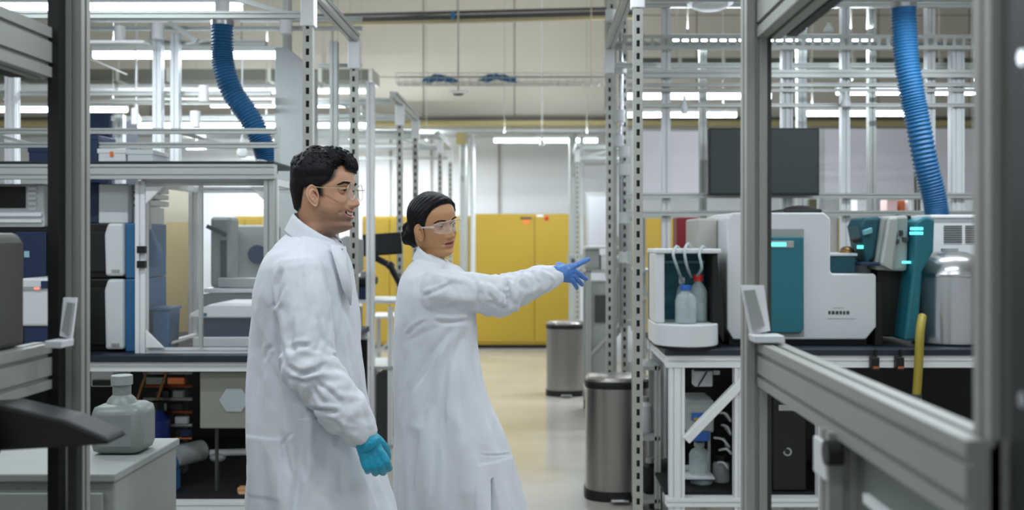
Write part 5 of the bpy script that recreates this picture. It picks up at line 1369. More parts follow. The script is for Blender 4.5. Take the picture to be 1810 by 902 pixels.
def head_piece(root, R4, mb, name, m, smooth=True, parent=None):
    mb.v = [tuple(R4 @ Vector(v)) for v in mb.v]
    o = mb.build(name, m, None, smooth=smooth); p = parent or root; o.parent = p; o.matrix_parent_inverse = Matrix.Translation(-p.location) if p is root else Matrix()
    return o
def child_of(o, p, root):      # deeper level: everything is in world space, so undo the whole chain
    o.parent = p; o.matrix_parent_inverse = Matrix()
def eyes(root, R4, gaze, lid_tone, P, sc=1.0, open_=(14, 16), bodyx=.0680):
    for s_ in (-1, 1):
        c = Vector((bodyx, s_ * .0305, .000)); r = .0122
        e = head_piece(root, R4, MB().ellip(c, (r, r, r), 24, 16), 'eyeball', EYEW)
        g = (Vector(gaze)).normalized(); mb = MB()
        # iris: cap on the ball
        a = g.cross(Vector((0, 0, 1))).normalized(); b = a.cross(g)
        vs = [c + g * (r + .0012)]
        for (ang, h) in ((10, .0011), (22, .0007), (33, .0002)):
            for k in range(20):
                t = 2 * math.pi * k / 20; vs.append(c + (g * math.cos(math.radians(ang)) + (a * math.cos(t) + b * math.sin(t)) * math.sin(math.radians(ang))) * (r + h))
        fs = [(0, 1 + k, 1 + (k + 1) % 20) for k in range(20)]
        for j in range(2): fs += [(1 + j * 20 + k, 21 + j * 20 + k, 21 + j * 20 + (k + 1) % 20, 1 + j * 20 + (k + 1) % 20) for k in range(20)]
        mb.add(vs, fs); ir = head_piece(root, R4, mb, 'iris', IRIS); child_of(ir, e, root)
        # lids: shells over the ball above and below the opening
        mb = MB()
        for (up, a0, a1) in ((1, 95, open_[0]), (-1, 95, open_[1])):
            vs = []; nn = 18; mm = 7; rr = r + .0013
            for j in range(mm):
                el = math.radians(a0 + (a1 - a0) * j / (mm - 1))
                for k in range(nn):
                    az = math.radians(-100 + 200 * k / (nn - 1)); closing = min(1, abs(math.sin(az)) / .93) ** 2.0
                    e2 = el * (1 - closing) + math.radians(4) * closing if j == mm - 1 else el
                    e2 = max(e2, 0) if j < mm - 1 else e2
                    q = rr * (1.0 + (.03 if j == mm - 1 else 0))
                    vs.append(c + Vector((math.cos(e2) * math.cos(az) * q, math.cos(e2) * math.sin(az) * q, up * math.sin(e2) * q)))
            fs = [(j * nn + k, j * nn + k + 1, (j + 1) * nn + k + 1, (j + 1) * nn + k) for j in range(mm - 1) for k in range(nn - 1)]
            mb.add(vs, fs if up > 0 else [f[::-1] for f in fs])
        head_piece(root, R4, mb, 'eyelid', lid_tone)
        # upper lash line
        pts = [c + Vector((math.cos(math.radians(open_[0])) * math.cos(az) * (r + .0020), math.sin(az) * (r + .002) , math.sin(math.radians(open_[0])) * (r + .002) * (1 - min(1, abs(math.sin(az)) / .93) ** 2.0) + .0006)) for az in [math.radians(-62 + 124 * k / 8) for k in range(9)]]
        head_piece(root, R4, MB().tube(pts, .0009, 6, 24), 'lashes', HAIR)

def brow(root, R4, V, P, thick, z0, arch, m=None):
    zs = V[:, 0, 2]
    def surf(yv, zv):
        i = int(np.argmin(abs(zs - zv))); row = V[i]; c = row[row[:, 0] > .02]; j = int(np.argmin(abs(c[:, 1] - yv))); return c[j, 0]
    for s_ in (-1, 1):
        mb = MB(); rnd = random.Random(7 + s_)
        for k in range(150):
            u = rnd.random(); yv = s_ * (.013 + u * .036); zc = z0 + arch * math.sin(u * math.pi * .75) - (.004 * max(0, u - .7) / .3)
            zv = zc + rnd.uniform(-1, 1) * thick * (1 - .65 * u)
            x = surf(yv, zv); y2 = yv + s_ * .006; z2 = zv + .0016 * (1 - 2 * u)
            mb.tube([(x + .0002, yv, zv), (x + .0014, (yv + y2) / 2, (zv + z2) / 2 + .0003), (surf(y2, z2) + .0006, y2, z2)], [.0005, .0005, .0003], 4, 3)
        head_piece(root, R4, mb, 'eyebrow', HAIR)

def scalp(V, M, mask, thick, seed=1, back_extra=0):
    """hair shell: head surface pushed outwards where mask > 0; returns MB"""
    n = V.shape[0]; keep = np.zeros((n, M), bool); th_ = np.zeros((n, M)); c = None
    P_ = V.copy()
    for i in range(n):
        for j in range(M):
            p = V[i, j]; mk = mask(p)
            keep[i, j] = mk > 0; th_[i, j] = thick(p, mk)
    D = P_ - np.array([-.004, 0, .0])[None, None]; D[..., 2] = np.where(P_[..., 2] < .01, (P_[..., 2]-.01) * .25, P_[..., 2]-.01)
    D /= np.linalg.norm(D, axis=-1, keepdims=True) + 1e-9
    O = P_ + D * th_[..., None]
    In = P_ - D * .004
    mb = MB(); vs = [tuple(v) for v in O.reshape(-1, 3)] + [tuple(v) for v in In.reshape(-1, 3)]
    off = n * M; fs = []
    for i in range(n - 1):
        for j in range(M):
            q = (j + 1) % M
            ks = keep[i, j] and keep[i, q] and keep[i + 1, j] and keep[i + 1, q]
            if ks: fs.append((i * M + j, i * M + q, (i + 1) * M + q, (i + 1) * M + j))
    top = tuple(range((n - 1) * M, n * M)); fs.append(top)
    used = sorted({k for f in fs for k in f}); mp = {k: i for i, k in enumerate(used)}
    mb.add([vs[k] for k in used], [tuple(mp[k] for k in f) for f in fs])
    return mb, O

def collar_geo(c, R3, r, h, flare, gap, tilt_front, thick=.0035, lap=.02):
    """turned-down collar round a neck: swept section; open at the front by gap degrees either side"""
    N = 72; sec_o = [(0.0, 0.0), (.001, h * .6), (.004, h), (.010, h * 1.02), (.016, h * .8), (flare * .7, h * .1), (flare, -h * .5)]
    vs = []; L = len(sec_o); a0 = math.radians(gap); 
    for i in range(N + 1):
        t = a0 + (2 * math.pi - 2 * a0) * i / N; fwd = (1 + math.cos(t)) / 2
        edge = min(i, N - i) / N; point = max(0, 1 - edge / .10)
        for k, (o_, z_) in enumerate(sec_o):
            ro = r * (1 + .16 * fwd) + o_ * (.35 + 1.0 * fwd); z = z_ * (1 - .25 * fwd) - tilt_front * fwd ** 1.5
            if k >= 5: z -= point * lap; ro += point * .006
            vs.append((ro * math.cos(t), ro * .93 * math.sin(t), z))
    fs = [(i * L + k, i * L + k + 1, (i + 1) * L + k + 1, (i + 1) * L + k) for i in range(N) for k in range(L - 1)]
    return [c + R3 @ Vector(v) for v in vs], fs
def cloth_piece(root, vs, fs, name, m, thick=.003, sub=1):
    o = MB().add(vs, fs).build(name, m, None, smooth=True); o.parent = root; o.matrix_parent_inverse = Matrix.Translation(-root.location)
    s = o.modifiers.new('thickness', 'SOLIDIFY'); s.thickness = thick; s.offset = 0
    if sub: q = o.modifiers.new('subsurf', 'SUBSURF'); q.levels = sub; q.render_levels = sub
    return o

def strokes(V, N, lst, s_px):
    """cloth creases: each (points in the photo, width in m, depth in m) pressed into the side that faces the viewer"""
    px = V[:, 0] * F / V[:, 1] + CX; py = CY - (V[:, 2] - H) * F / V[:, 1]
    face = np.clip((-N[:, 1] + .15) / .3, 0, 1); d = np.zeros(len(V))
    for (pts, w, A) in lst:
        best = np.full(len(V), 1e9); sgn = np.zeros(len(V)); tt = np.zeros(len(V)); L = 0
        segs = [math.dist(pts[i], pts[i + 1]) for i in range(len(pts) - 1)]; tot = sum(segs)
        for i in range(len(pts) - 1):
            (ax, ay), (bx, by) = pts[i], pts[i + 1]; ux, uy = (bx - ax) / segs[i], (by - ay) / segs[i]
            t = np.clip((px - ax) * ux + (py - ay) * uy, 0, segs[i]); dx = px - (ax + ux * t); dy = py - (ay + uy * t)
            q = np.hypot(dx, dy); m = q < best; best[m] = q[m]; sgn[m] = np.sign(dx * uy - dy * ux)[m]; tt[m] = (L + t)[m]; L += segs[i]
        dm = best * sgn / s_px; u = tt / tot
        taper = np.clip(np.sin(np.pi * np.clip(u, .0, 1)) * 1.6, 0, 1) * (best < 6 * w * s_px)
        d += A * taper * (-np.exp(-(np.abs(dm) / w) ** 1.3) + .55 * G(dm - 1.9 * w, w * 1.1) + .25 * G(dm + 1.9 * w, w * 1.1))
    return d * face
# ---------------------------------------------------------------- the man
S_ = 630.0; YM = F / S_
def mx(px): return (px - CX) / S_
def mz_(py): return H - (py - CY) / S_
man = thing('person', 'smiling person with short curly black hair and wire glasses in a white lab coat', 'person', (mx(545), YM, 0), 'people in lab coats')
SKM = skin_mat('mans_skin', (0, 0, 0), None)
RH = Matrix.Translation(Vector((-.603, YM, 1.583))) @ Matrix.Rotation(math.radians(-12), 4, 'Z') @ Matrix.Rotation(math.radians(-1), 4, 'Y') 
HEAD_M['stubble'] = True
def hm(p):
    x, y, z = p
    if z > .012:
        xh = np.interp(z, [.012, .020, .028, .038, .05, .066, .074, .08, .11], [.030, .044, .054, .060, .062, .064, .075, .12, .2])
        return min(xh - x, .02)
    if x > .010: return min(min(z + .014, .029 - x), x - .010 + .004)
    if x > -.022: return z - .010
    zb = np.interp(x, [-.08, -.055, -.038, -.022], [-.060, -.056, -.042, .010])
    return z - zb
HEAD_M['mask'] = hm; HEAD_M['fade'] = .010
def straight(pts, rad, n=20, m=None): return tube_geo(pts, rad, n, m)
yn = YM - .185; yf = YM + .185
shoR = W(531, 484, yn + .03); elbR = W(546, 645, YM - .20); wriR = W(643, 772, YM - .20)
shoL = Vector((mx(527), yf - .02, mz_(482))); elbL = Vector((mx(520), YM + .23, mz_(640))); wriL = Vector((mx(575), YM + .22, mz_(760)))
hip = Vector((mx(545), YM, .86))
def leg(hx, hy, kx, ax, foot_z=.0, lean=0):
    return [straight([(hx, hy, .88), ((hx + kx) / 2, hy, .68), (kx, hy, .47), ((kx + ax) / 2 - .01, hy, .28), (ax, hy, .09)], [.085, .075, .055, .053, .038], 18, 24)]
def shoe(x, y, L=.27):
    mb = MB(); prof = [(-.07, 0), (-.075, .05), (-.05, .085), (.0, .085), (.06, .06), (.14, .045), (.19, .03), (.195, .0)]
    vs = []; N = 14; 
    for (u, h) in [(-.075, .045), (-.06, .085), (-.02, .09), (.03, .075), (.08, .055), (.13, .045), (.17, .036), (.19, .02)]:
        w = .036 + .012 * math.sin(max(0, min(1, (u + .07) / .26)) * math.pi)
        if u > .17: w *= .6
        if u < -.07: w *= .7
        for k in range(N):
            t = 2 * math.pi * k / N; zz = h / 2 + math.sin(t) * h / 2
            vs.append((x + u, y + math.cos(t) * w, max(zz, .0)))
    fs = grid_faces(8, N); return vs, fs
def hand_geo_man(grow):
    d = (Vector((mx(664), 0, mz_(822))) - Vector((mx(640), 0, mz_(772)))); d = Vector((d.x, -.01, d.z)).normalized()
    ac = Vector((.75, .25, .45))
    return hand_parts(wriR, d, ac, [(3, 62, 88, 55), (1, 66, 90, 55), (-2, 68, 90, 55), (-4, 72, 88, 55)], [(26, 34), (6, 48), (-6, 52)], .92, grow)
limbs = [straight([(mx(545), YM, 1.30), (mx(540), YM, 1.40)], [.10, .08], 20, 6)]
limbs.append(straight([(mx(540), YM, 1.33), (mx(542), YM, 1.15), (mx(542), YM, .95), hip], [.13, .125, .12, .125], 24, 20))
for (a, b, c) in ((shoR, elbR, wriR), (shoL, elbL, wriL)):
    limbs.append(straight([a, (a + b) / 2, b, (b + c) / 2, c], [.055, .048, .040, .037, .026], 16, 24))
limbs += leg(mx(545), YM - .09, mx(575), mx(520)) + leg(mx(545), YM + .09, mx(590), mx(640))
limbs += hand_geo_man(-.0015)
body, VM, _ = make_body(man, HEAD_M, RH, SKM, ((186, 141, 112), (168, 108, 94), (60, 44, 38)), limbs, 1)
LIDM = mat('mans_eyelid', (178, 132, 104), .5)
eyes(man, RH, (1, .0, -.04), LIDM, HEAD_M, open_=(7, 11))
brow(man, RH, VM, HEAD_M, .0040, .0175, .0045)
# teeth
mb = MB(); vs = []; nt_ = 26
for (zz_, xo) in ((-.0600, -.003), (-.0630, -.001), (-.0665, -.0008), (-.0680, -.003)):
    for k in range(nt_):
        y0 = -.021 + .042 * k / (nt_ - 1); vs.append((.0865 + xo - 9.5 * y0 * y0 + .0003 * abs(math.sin(k * 1.26)), y0, zz_ + .0045 * (y0 / .021) ** 2))
mb.add(vs, [(j * nt_ + k, j * nt_ + k + 1, (j + 1) * nt_ + k + 1, (j + 1) * nt_ + k) for j in range(3) for k in range(nt_ - 1)])
head_piece(man, RH, mb, 'teeth', TEETH)
# glasses: round thin metal frame
gl = None
mb = MB(); xg = .1005
def ring_pts(cy, cz, r, x0, yaw, n=36):
    return [(x0 - abs(r * math.sin(0)) + math.cos(t) * r * math.sin(yaw) * (1 if cy < 0 else -1), cy + math.cos(t) * r * math.cos(yaw), cz + math.sin(t) * r) for t in [2 * math.pi * k / n for k in range(n + 1)]]
for cy in (-.0325, .0325): mb.tube(ring_pts(cy, -.004, .0225, xg - .001, .10), .0010, 8, 72)
mb.tube([(xg, -.0105, .002), (xg + .004, 0, .006), (xg, .0105, .002)], .0010, 8, 16)
frame = head_piece(man, RH, mb, 'glasses', GOLD)
for s_ in (-1, 1):
    t = head_piece(man, RH, MB().tube([(xg - .002, s_ * .055, .004), (xg - .006, s_ * .0695, .0045), (.04, s_ * .0775, .006), (.008, s_ * .0790, .010), (-.006, s_ * .0770, .004), (-.016, s_ * .074, -.014)], .0012, 8, 40), 'temple_arm', GOLD); child_of(t, frame, man)
    cy = s_ * .0325; pts = ring_pts(cy, -.004, .0222, xg - .001, .10)[:-1]
    vs = [(xg + .0005, cy, -.004)] + pts; fs = [(0, 1 + k, 1 + (k + 1) % 36) for k in range(36)]
    l = head_piece(man, RH, MB().add(vs, fs), 'lens', LENS); child_of(l, frame, man)
# small ear stud
head_piece(man, RH, MB().ellip((-.016, -.083, -.012), (.003, .003, .003), 12, 8), 'ear_cuff', CHR)
# hair: short sides, curly top with a front quiff
def ht(p, mk):
    x, y, z = p; v = Vector(p)
    top = min(1, max(0, (z - .035) / .05)); front = min(1, max(0, (x + .02) / .09))
    t = .006 + .013 * top + .007 * top * front
    t += .003 * min(1, max(0, (-x - .03) / .05)) * min(1, max(0, (z + .05) / .05))
    edge = min(1, max(.0, (mk - .002) / .011)); t = t * edge - .0012 * (1 - edge)
    cur = mnoise.noise(v * 70) * .0045 + mnoise.noise(v * 38 + Vector((3, 1, 2))) * .0050
    return t + cur * (.15 + .85 * top) * edge
mb, O = scalp(VM, 200, hm, ht)
hair = head_piece(man, RH, mb, 'hair', HAIR)
# curls: small loops rooted over the top and brow
rnd = random.Random(21); mb = MB()
n_ = VM.shape[0]
for k in range(1500):
    i = rnd.randrange(int(n_ * .60), n_ - 3); j = rnd.randrange(200); p = VM[i, j]; mk = hm(p)
    if mk <= .002: continue
    if p[2] < .062: continue
    nrm = (Vector(p) - Vector((-.012, 0, .0))).normalized(); t = ht(p, mk)
    a = nrm.cross(Vector((rnd.uniform(-1, 1), rnd.uniform(-1, 1), rnd.uniform(-1, 1)))).normalized(); b = nrm.cross(a)
    base = Vector(p) + nrm * (t - .003); R = rnd.uniform(.0030, .0055); lift = rnd.uniform(.001, .0045) * (1.3 if p[0] > .03 else 1)
    pts = [base + a * R * math.cos(u) + b * R * math.sin(u) + nrm * (lift * w) for (u, w) in ((0, 0), (1.3, .6), (2.6, 1), (3.9, .9), (5.2, .5), (6.2, .1))]
    mb.tube(pts, [.0014, .0017, .0017, .0016, .0012, .0007], 5, 12)
# fringe curls hanging over the forehead
for k in range(90):
    u = k / 89; y = -.036 + .08 * u + rnd.uniform(-.002, .002); x = .080 - 5 * y * y; z = .079 + rnd.uniform(-.006, .010) - .006 * (u > .3)
    pts = [Vector((x - .010, y, z + .012)), Vector((x + .010, y + rnd.uniform(-.005, .005), z + .010)), Vector((x + .016, y + rnd.uniform(-.006, .006), z - .004)), Vector((x + .010, y + rnd.uniform(-.006, .006), z - .013 + rnd.uniform(-.003, .004))), Vector((x + .013, y + .003, z - .017))]
    mb.tube(pts, [.0028, .0028, .0024, .002, .001], 5, 14)
c = head_piece(man, RH, mb, 'curls', HAIR); c['kind'] = 'stuff'; child_of(c, hair, man)

# ---- coat
def folds_m(th, z):
    low = np.clip((1.35 - z) / .6, 0, 1)
    w = .5 * np.sin(3 * z + 1.2)
    a = .0065 * low * np.sin(7 * th + w * 2 + .4) + .0045 * low * np.sin(12 * th - 2 * w + 5 * z) 
    return a + .003 * np.sin(5 * th + 14 * z) * np.clip((1.3 - z) / .2, 0, 1)
K = []
for (py, xl, xr, b, e) in ((408, 518, 562, .045, 2), (417, 507, 580, .072, 2), (427, 497, 596, .105, 2.05), (438, 488, 605, .145, 2.1), (452, 479, 611, .178, 2.2), (475, 468, 617, .195, 2.3), (510, 460, 623, .195, 2.4), (560, 453, 630, .182, 2.4), (620, 448, 634, .172, 2.3), (680, 446, 638, .178, 2.3), (740, 445, 646, .188, 2.2), (800, 444, 660, .196, 2.2), (860, 444, 680, .202, 2.2), (902, 443, 694, .207, 2.2), (975, 441, 712, .215, 2.2), (1000, 441, 716, .216, 2.2)):
    K.append((mz_(py), mx(xl), mx(xr), YM - b, YM + b, e))
torso = ring_loft(K, 170, 150, folds_m)
def sleeve_folds(seed, amp=1.0):
    def f(t, th):
        el = math.exp(-((t - .52) / .12) ** 2); fo = math.exp(-((t - .78) / .15) ** 2); sh = math.exp(-((t - .10) / .10) ** 2)
        c, s_ = math.cos(th), math.sin(th)
        r1 = 1 - 2.6 * abs(mnoise.noise(Vector((c * .75 + seed, s_ * .75 + seed, t * 17 + .9 * s_))))
        r2 = 1 - 2.6 * abs(mnoise.noise(Vector((c * .9 - seed, s_ * .9, t * 11 - 1.1 * c + seed))))
        lon = mnoise.noise(Vector((c * 1.8 + seed, s_ * 1.8, t * 3.2)))
        return amp * el * .0085 * r1 + amp * (fo * .0075 + el * .003) * r2 + sh * .004 * lon + .007 * lon * (1 - el * .5) + .0022 * mnoise.noise(Vector((c * 3, s_ * 3, t * 22 + seed)))
    return f
def sleeve(sho, elb, wri, r0, r1, r2, r3, seed, drop=Vector((0, 0, 0)), amp=1.0):
    q = wri + (wri - elb).normalized() * -.004
    return tube_geo([sho + (sho - elb).normalized() * .01, sho * .66 + elb * .34, sho * .3 + elb * .7, elb + drop, elb * .6 + q * .4 + drop * .5, elb * .25 + q * .75, q], [r0 * .96, r0, (r0 + r1) / 2, r1, (r1 + r2) / 2, r2, r3], 44, 120, disp=sleeve_folds(seed, amp))
sR = sleeve(shoR, elbR, wriR, .070, .066, .053, .038, 0.7); sL = sleeve(shoL, elbL, wriL, .072, .068, .056, .045, 2.2)
me, V, N = union([torso, sR, sL], .0042, 2)
# cloth wrinkles pushed along the normals
low = np.clip((1.42 - V[:, 2]) / .5, 0, 1)
d = .0035 * ridge(V, 9, 9, 2.2, 3) * low + .0028 * ridge(V, 16, 16, 7, 9) + .0016 * nz3(V, 40, 40, 18, 1)
# armhole crease, side drape and patch pocket
near = N[:, 1] < -.2
px_ = V[:, 0] * F / V[:, 1] + CX; py_ = CY - (V[:, 2] - H) * F / V[:, 1]
def band(a, b, x, w): return np.clip((x - a) / w, 0, 1) * np.clip((b - x) / w, 0, 1)
xx = (V[:, 0] - mx(545)); zz = V[:, 2]
pk = band(mx(462) - mx(545), mx(530) - mx(545), xx, .003) * band(mz_(852), mz_(752), zz, .003) * near
d += .0030 * pk
d -= .010 * G(xx - (mx(545) - mx(545)) - .02 * np.sin(zz * 9), .010) * (zz < mz_(700)) * near * np.clip((mz_(700) - zz) / .08, 0, 1)     # deep vertical drape by the arm
d += .007 * G(xx - (mx(570) - mx(545)), .018) * (zz < mz_(720)) * near
d += strokes(V, N, [
 ([(528, 400), (531, 440), (536, 500), (538, 560)], .006, .0035), ([(500, 470), (490, 505), (486, 545)], .007, .007), ([(505, 500), (493, 530), (480, 548)], .005, .005),
 ([(568, 452), (580, 490), (586, 540), (582, 600)], .008, .008), ([(580, 445), (598, 500), (612, 590), (628, 690)], .006, .004), ([(592, 440), (606, 520), (622, 600)], .005, .003),
 ([(510, 622), (528, 612), (552, 612)], .007, .008), ([(506, 645), (530, 662), (560, 655), (578, 640)], .007, .009), ([(512, 668), (540, 676), (566, 668)], .006, .007),
 ([(552, 680), (566, 705), (580, 716)], .006, .007), ([(556, 676), (580, 690), (604, 712)], .006, .006), ([(538, 722), (566, 724), (604, 730)], .006, .009), ([(574, 738), (600, 752), (612, 776)], .006, .005),
 ([(488, 550), (494, 600), (503, 650)], .008, .007), ([(537, 726), (536, 775), (538, 850)], .009, .010), ([(486, 610), (474, 618), (468, 640)], .006, .006), ([(472, 560), (462, 620), (458, 700)], .012, .005),
 ([(520, 560), (514, 600), (520, 630)], .006, .005), ([(560, 560), (566, 600), (560, 625)], .006, .005), ([(480, 640), (500, 700), (506, 760)], .012, .005), ([(590, 720), (600, 780), (604, 880)], .012, .005),
 ([(500, 760), (505, 800), (516, 850)], .008, .006), ([(520, 764), (510, 772), (498, 790)], .005, .005), ([(622, 640), (640, 720), (660, 800)], .008, .004), ([(640, 780), (656, 840), (668, 895)], .010, .006),
 ([(474, 446), (500, 432), (520, 420)], .007, .003), ([(545, 480), (550, 540), (548, 590)], .010, .004)], 640)
V2 = V + N * d[:, None]
coat = finish(me, 'lab_coat', COAT, man, V2)
# collar, lapel edge and placket
nc = RH @ Vector((-.030, 0, -.165))
Rc = Matrix.Rotation(math.radians(-8), 3, 'Z') @ Matrix.Rotation(math.radians(24), 3, 'Y')
vs, fs = collar_geo(Vector((mx(550), YM, mz_(414))), Rc, .062, .036, .026, 20, .014, lap=.014)
co = cloth_piece(man, vs, fs, 'collar', COAT, .003)
# open front flap with its snap: stands away from the throat
fl_ = [(584, 433, .12), (611, 436, .07), (614, 460, .075), (622, 510, .075), (620, 540, .10), (606, 510, .135), (592, 462, .14)]
vs = [W(a, b, YM - c) for a, b, c in fl_]; c0 = sum(vs, Vector()) / len(vs); vs.append(c0 + Vector((.004, -.004, 0)))
cloth_piece(man, vs, [(i, (i + 1) % 7, 7) for i in range(7)], 'front_flap', COAT, .003, 0)
sn = MB().ellip(W(604, 441, YM - .088), (.004, .002, .003), 12, 8).build('snap_button', PLG, man, smooth=True)
# glove
gme, gV, gN = union(hand_geo_man(.0012) + [tube_geo([wriR - (wriR - elbR).normalized() * .03, wriR, wriR + (wriR - elbR).normalized() * .025], [.031, .032, .034], 20, 8)], .0019, 2)
gV = gV + gN * (.0010 * ridge(gV, 60, 60, 60, 2))[:, None]
finish(gme, 'glove', GLV_T, man, gV)
for (kx, ax, sy) in ((mx(575), mx(520), -1), (mx(590), mx(640), 1)):
    tr_ = MB(); hx = mx(545); y = YM + sy * .09
    tr_.tube([(hx, y, .86), ((hx + kx) / 2, y, .68), (kx, y, .47), ((kx + ax) / 2 - .01, y, .28), (ax, y, .11)], [.10, .092, .075, .068, .062], 22, 30)
    tr_.build('trouser_leg', TROU, man, smooth=True)
    v_, f_ = shoe(ax, y); MB().add(v_, f_).build('shoe', SHOE, man, smooth=True)
# ---------------------------------------------------------------- the woman
S2 = 525.0; YW = F / S2
def wx(px, y=None): return (px - CX) * (y or YW) / F
def wz(py, y=None): return H - (py - CY) * (y or YW) / F
wom = thing('person', 'person with black hair bun and clear safety glasses, pointing with a blue gloved hand', 'person', (wx(770), YW, 0), 'people in lab coats')
SKW = skin_mat('womans_skin', (0, 0, 0), None)
SCW = .93
def hmw(p):
    x, y, z = p
    if x > .024: return min(z - np.interp(x, [.024, .036, .046, .060, .072, .085], [-.010, .012, .036, .060, .075, .084]), .03)
    if x > -.014: return z - np.interp(x, [-.014, .0, .012, .024], [.004, .012, .006, -.010])
    return z - np.interp(x, [-.08, -.05, -.014], [-.085, -.075, .004])
HEAD_W['mask'] = hmw; HEAD_W['fade'] = .005
RW = Matrix.Translation(Vector((-.352, YW, 1.500))) @ Matrix.Rotation(math.radians(-42), 4, 'Z') @ Matrix.Rotation(math.radians(3), 4, 'Y') @ Matrix.Rotation(math.radians(11), 4, 'X') @ Matrix.Scale(SCW, 4)
ynw = YW - .16
shoR = W(768, 512, YW - .15); elbR = W(882, 521, YW + .02); wriR = W(986, 485, YW + .13)
shoL = Vector((wx(768), YW + .15, wz(505))); elbL = Vector((wx(775), YW + .2, wz(640))); wriL = Vector((wx(800), YW + .19, wz(745)))
def hand_geo_w(grow):
    d = Vector((.64, .76, .02)).normalized()
    ac = Vector((.05, -.1, 1))
    # palm faces away from the viewer and down: index out, the other three dropping
    return hand_parts(wriR + d * .006, d, ac, [(17, -6, 3, 2), (-24, 0, 5, 5), (-29, 3, 6, 6), (-34, 6, 8, 6)], [(12, 52), (-6, 42), (-10, 32)], .90, grow)
limbs = [straight([(wx(772), YW, 1.24), (wx(768), YW, 1.34)], [.09, .07], 20, 6), straight([(wx(770), YW, 1.26), (wx(772), YW, 1.1), (wx(772), YW, .92), (wx(775), YW, .82)], [.115, .105, .11, .12], 24, 20)]
for (a, b, c) in ((shoR, elbR, wriR), (shoL, elbL, wriL)):
    limbs.append(straight([a, (a + b) / 2, b, (b + c) / 2, c], [.046, .041, .034, .031, .022], 16, 24))
def legw(hx, hy, kx, ax): return [straight([(hx, hy, .82), ((hx + kx) / 2, hy, .62), (kx, hy, .43), ((kx + ax) / 2 - .01, hy, .26), (ax, hy, .08)], [.065, .06, .048, .046, .034], 18, 24)]
limbs += legw(wx(785), YW - .06, wx(765), wx(745)) + legw(wx(785), YW + .06, wx(815), wx(860)) + hand_geo_w(-.0015)
bodyw, VW, _ = make_body(wom, HEAD_W, RW, SKW, ((184, 136, 94), (166, 104, 88), (50, 36, 30)), limbs, 1)
LIDW = mat('womans_eyelid', (172, 124, 88), .5)
eyes(wom, RW, (1, .03, -.03), LIDW, HEAD_W, bodyx=.0670, open_=(11, 10))
brow(wom, RW, VW, HEAD_W, .0026, .0175, .0055)
# safety glasses: clear wrap lens and arms
CLR = mat('clear_frame_plastic', (226, 232, 236), .08, 0, 0, alpha=.35)
mb = MB(); vs = []; nn = 40; rows = 9
def wrap(u, v):
    y = .068 * u; x = .1035 - .62 * abs(y) ** 1.55 * (1 if True else 0) - .0010
    x = .1035 - 5.2 * y * y
    top = .0185 - .006 * abs(u) ** 3; bot = -.0235 + .006 * (1 - min(1, abs(u) / .16)) ** 1 * 1.9 + .012 * abs(u) ** 4
    return (x, y, bot + (top - bot) * v)
for j in range(rows):
    for i in range(nn): vs.append(wrap(-1 + 2 * i / (nn - 1), j / (rows - 1)))
fs = [(j * nn + i, j * nn + i + 1, (j + 1) * nn + i + 1, (j + 1) * nn + i) for j in range(rows - 1) for i in range(nn - 1)]
mb.add(vs, fs); sg_ = head_piece(wom, RW, mb, 'safety_glasses', LENS)
mb = MB()
mb.tube([wrap(-1 + 2 * i / 30, 1) for i in range(31)], .0014, 8, 60)
mb.tube([wrap(-1 + 2 * i / 30, 0) for i in range(31)], .0008, 6, 60)
mb.tube([(.1045, -.012, -.014), (.1065, -.006, .004), (.106, 0, .008), (.1065, .006, .004), (.1045, .012, -.014)], .0016, 8, 24)
r_ = head_piece(wom, RW, mb, 'lens_rim', CLR); child_of(r_, sg_, wom)
for s_ in (-1, 1):
    mb = MB(); p0 = wrap(s_, .7)
    mb.tube([p0, (p0[0] - .014, s_ * .0755, .006), (.03, s_ * .078, .004), (.004, s_ * .079, .008), (-.012, s_ * .074, .0)], [.0042, .0038, .003, .0026, .002], 8, 30, ell=lambda t: .5)
    a_ = head_piece(wom, RW, mb, 'temple_arm', CLR); child_of(a_, sg_, wom)
head_piece(wom, RW, MB().ellip((.004, -.0825, -.0450), (.0028, .0028, .0028), 12, 8), 'earring', GOLD)
# hair, pulled back to a low bun
def htw(p, mk):
    x, y, z = p; v = Vector(p)
    t = .005 + .007 * min(1, max(0, (z + .02) / .06)); edge = min(1, max(0, (mk - .002) / .018)); t = t * edge - .001 * (1 - edge)
    ang = math.atan2(z + .06, -(x + .09) + 1e-6); 
    return t + .0010 * math.sin(ang * 85 + 2 * y / .05) * edge + .0012 * mnoise.noise(v * 30)
mb, O = scalp(VW, 200, hmw, htw)
hw = head_piece(wom, RW, mb, 'hair', HAIR)
mb = MB(); bc = Vector((-.088, -.026, -.036))
for k in range(3):
    for q in range(2):
        pts = []; ph = k * 2.1 + q * .8
        for i in range(29):
            t = 2 * math.pi * i / 28; rr = (.029, .020, .011)[k] ; w = .010 * math.sin(4 * t + ph)
            pts.append(bc + Vector((-.010 * (k) + .008 * math.cos(4 * t + ph) - .004, (rr + w * .5) * math.cos(t) * 1.05, (rr * 1.25 + w * .5) * math.sin(t))))
        mb.tube(pts, .0110 - .0012 * k, 10, 90, disp=lambda t, th: .0008 * math.sin(6 * th + 60 * t))
mb.ellip(bc + Vector((.006, 0, 0)), (.032, .040, .046), 20, 12)
rnd = random.Random(8)
for k in range(16):
    t = rnd.uniform(0, 6.28); r0 = .034; p = bc + Vector((rnd.uniform(-.02, .01), r0 * math.cos(t), r0 * 1.25 * math.sin(t)))
    mb.tube([p, p + Vector((rnd.uniform(-.012, .0), math.cos(t) * .008, math.sin(t) * .008)), p + Vector((rnd.uniform(-.012, .0), math.cos(t) * .006 + rnd.uniform(-.006, .006), math.sin(t) * .006))], .0006, 5, 8)
bun = head_piece(wom, RW, mb, 'hair_bun', HAIR); child_of(bun, hw, wom)
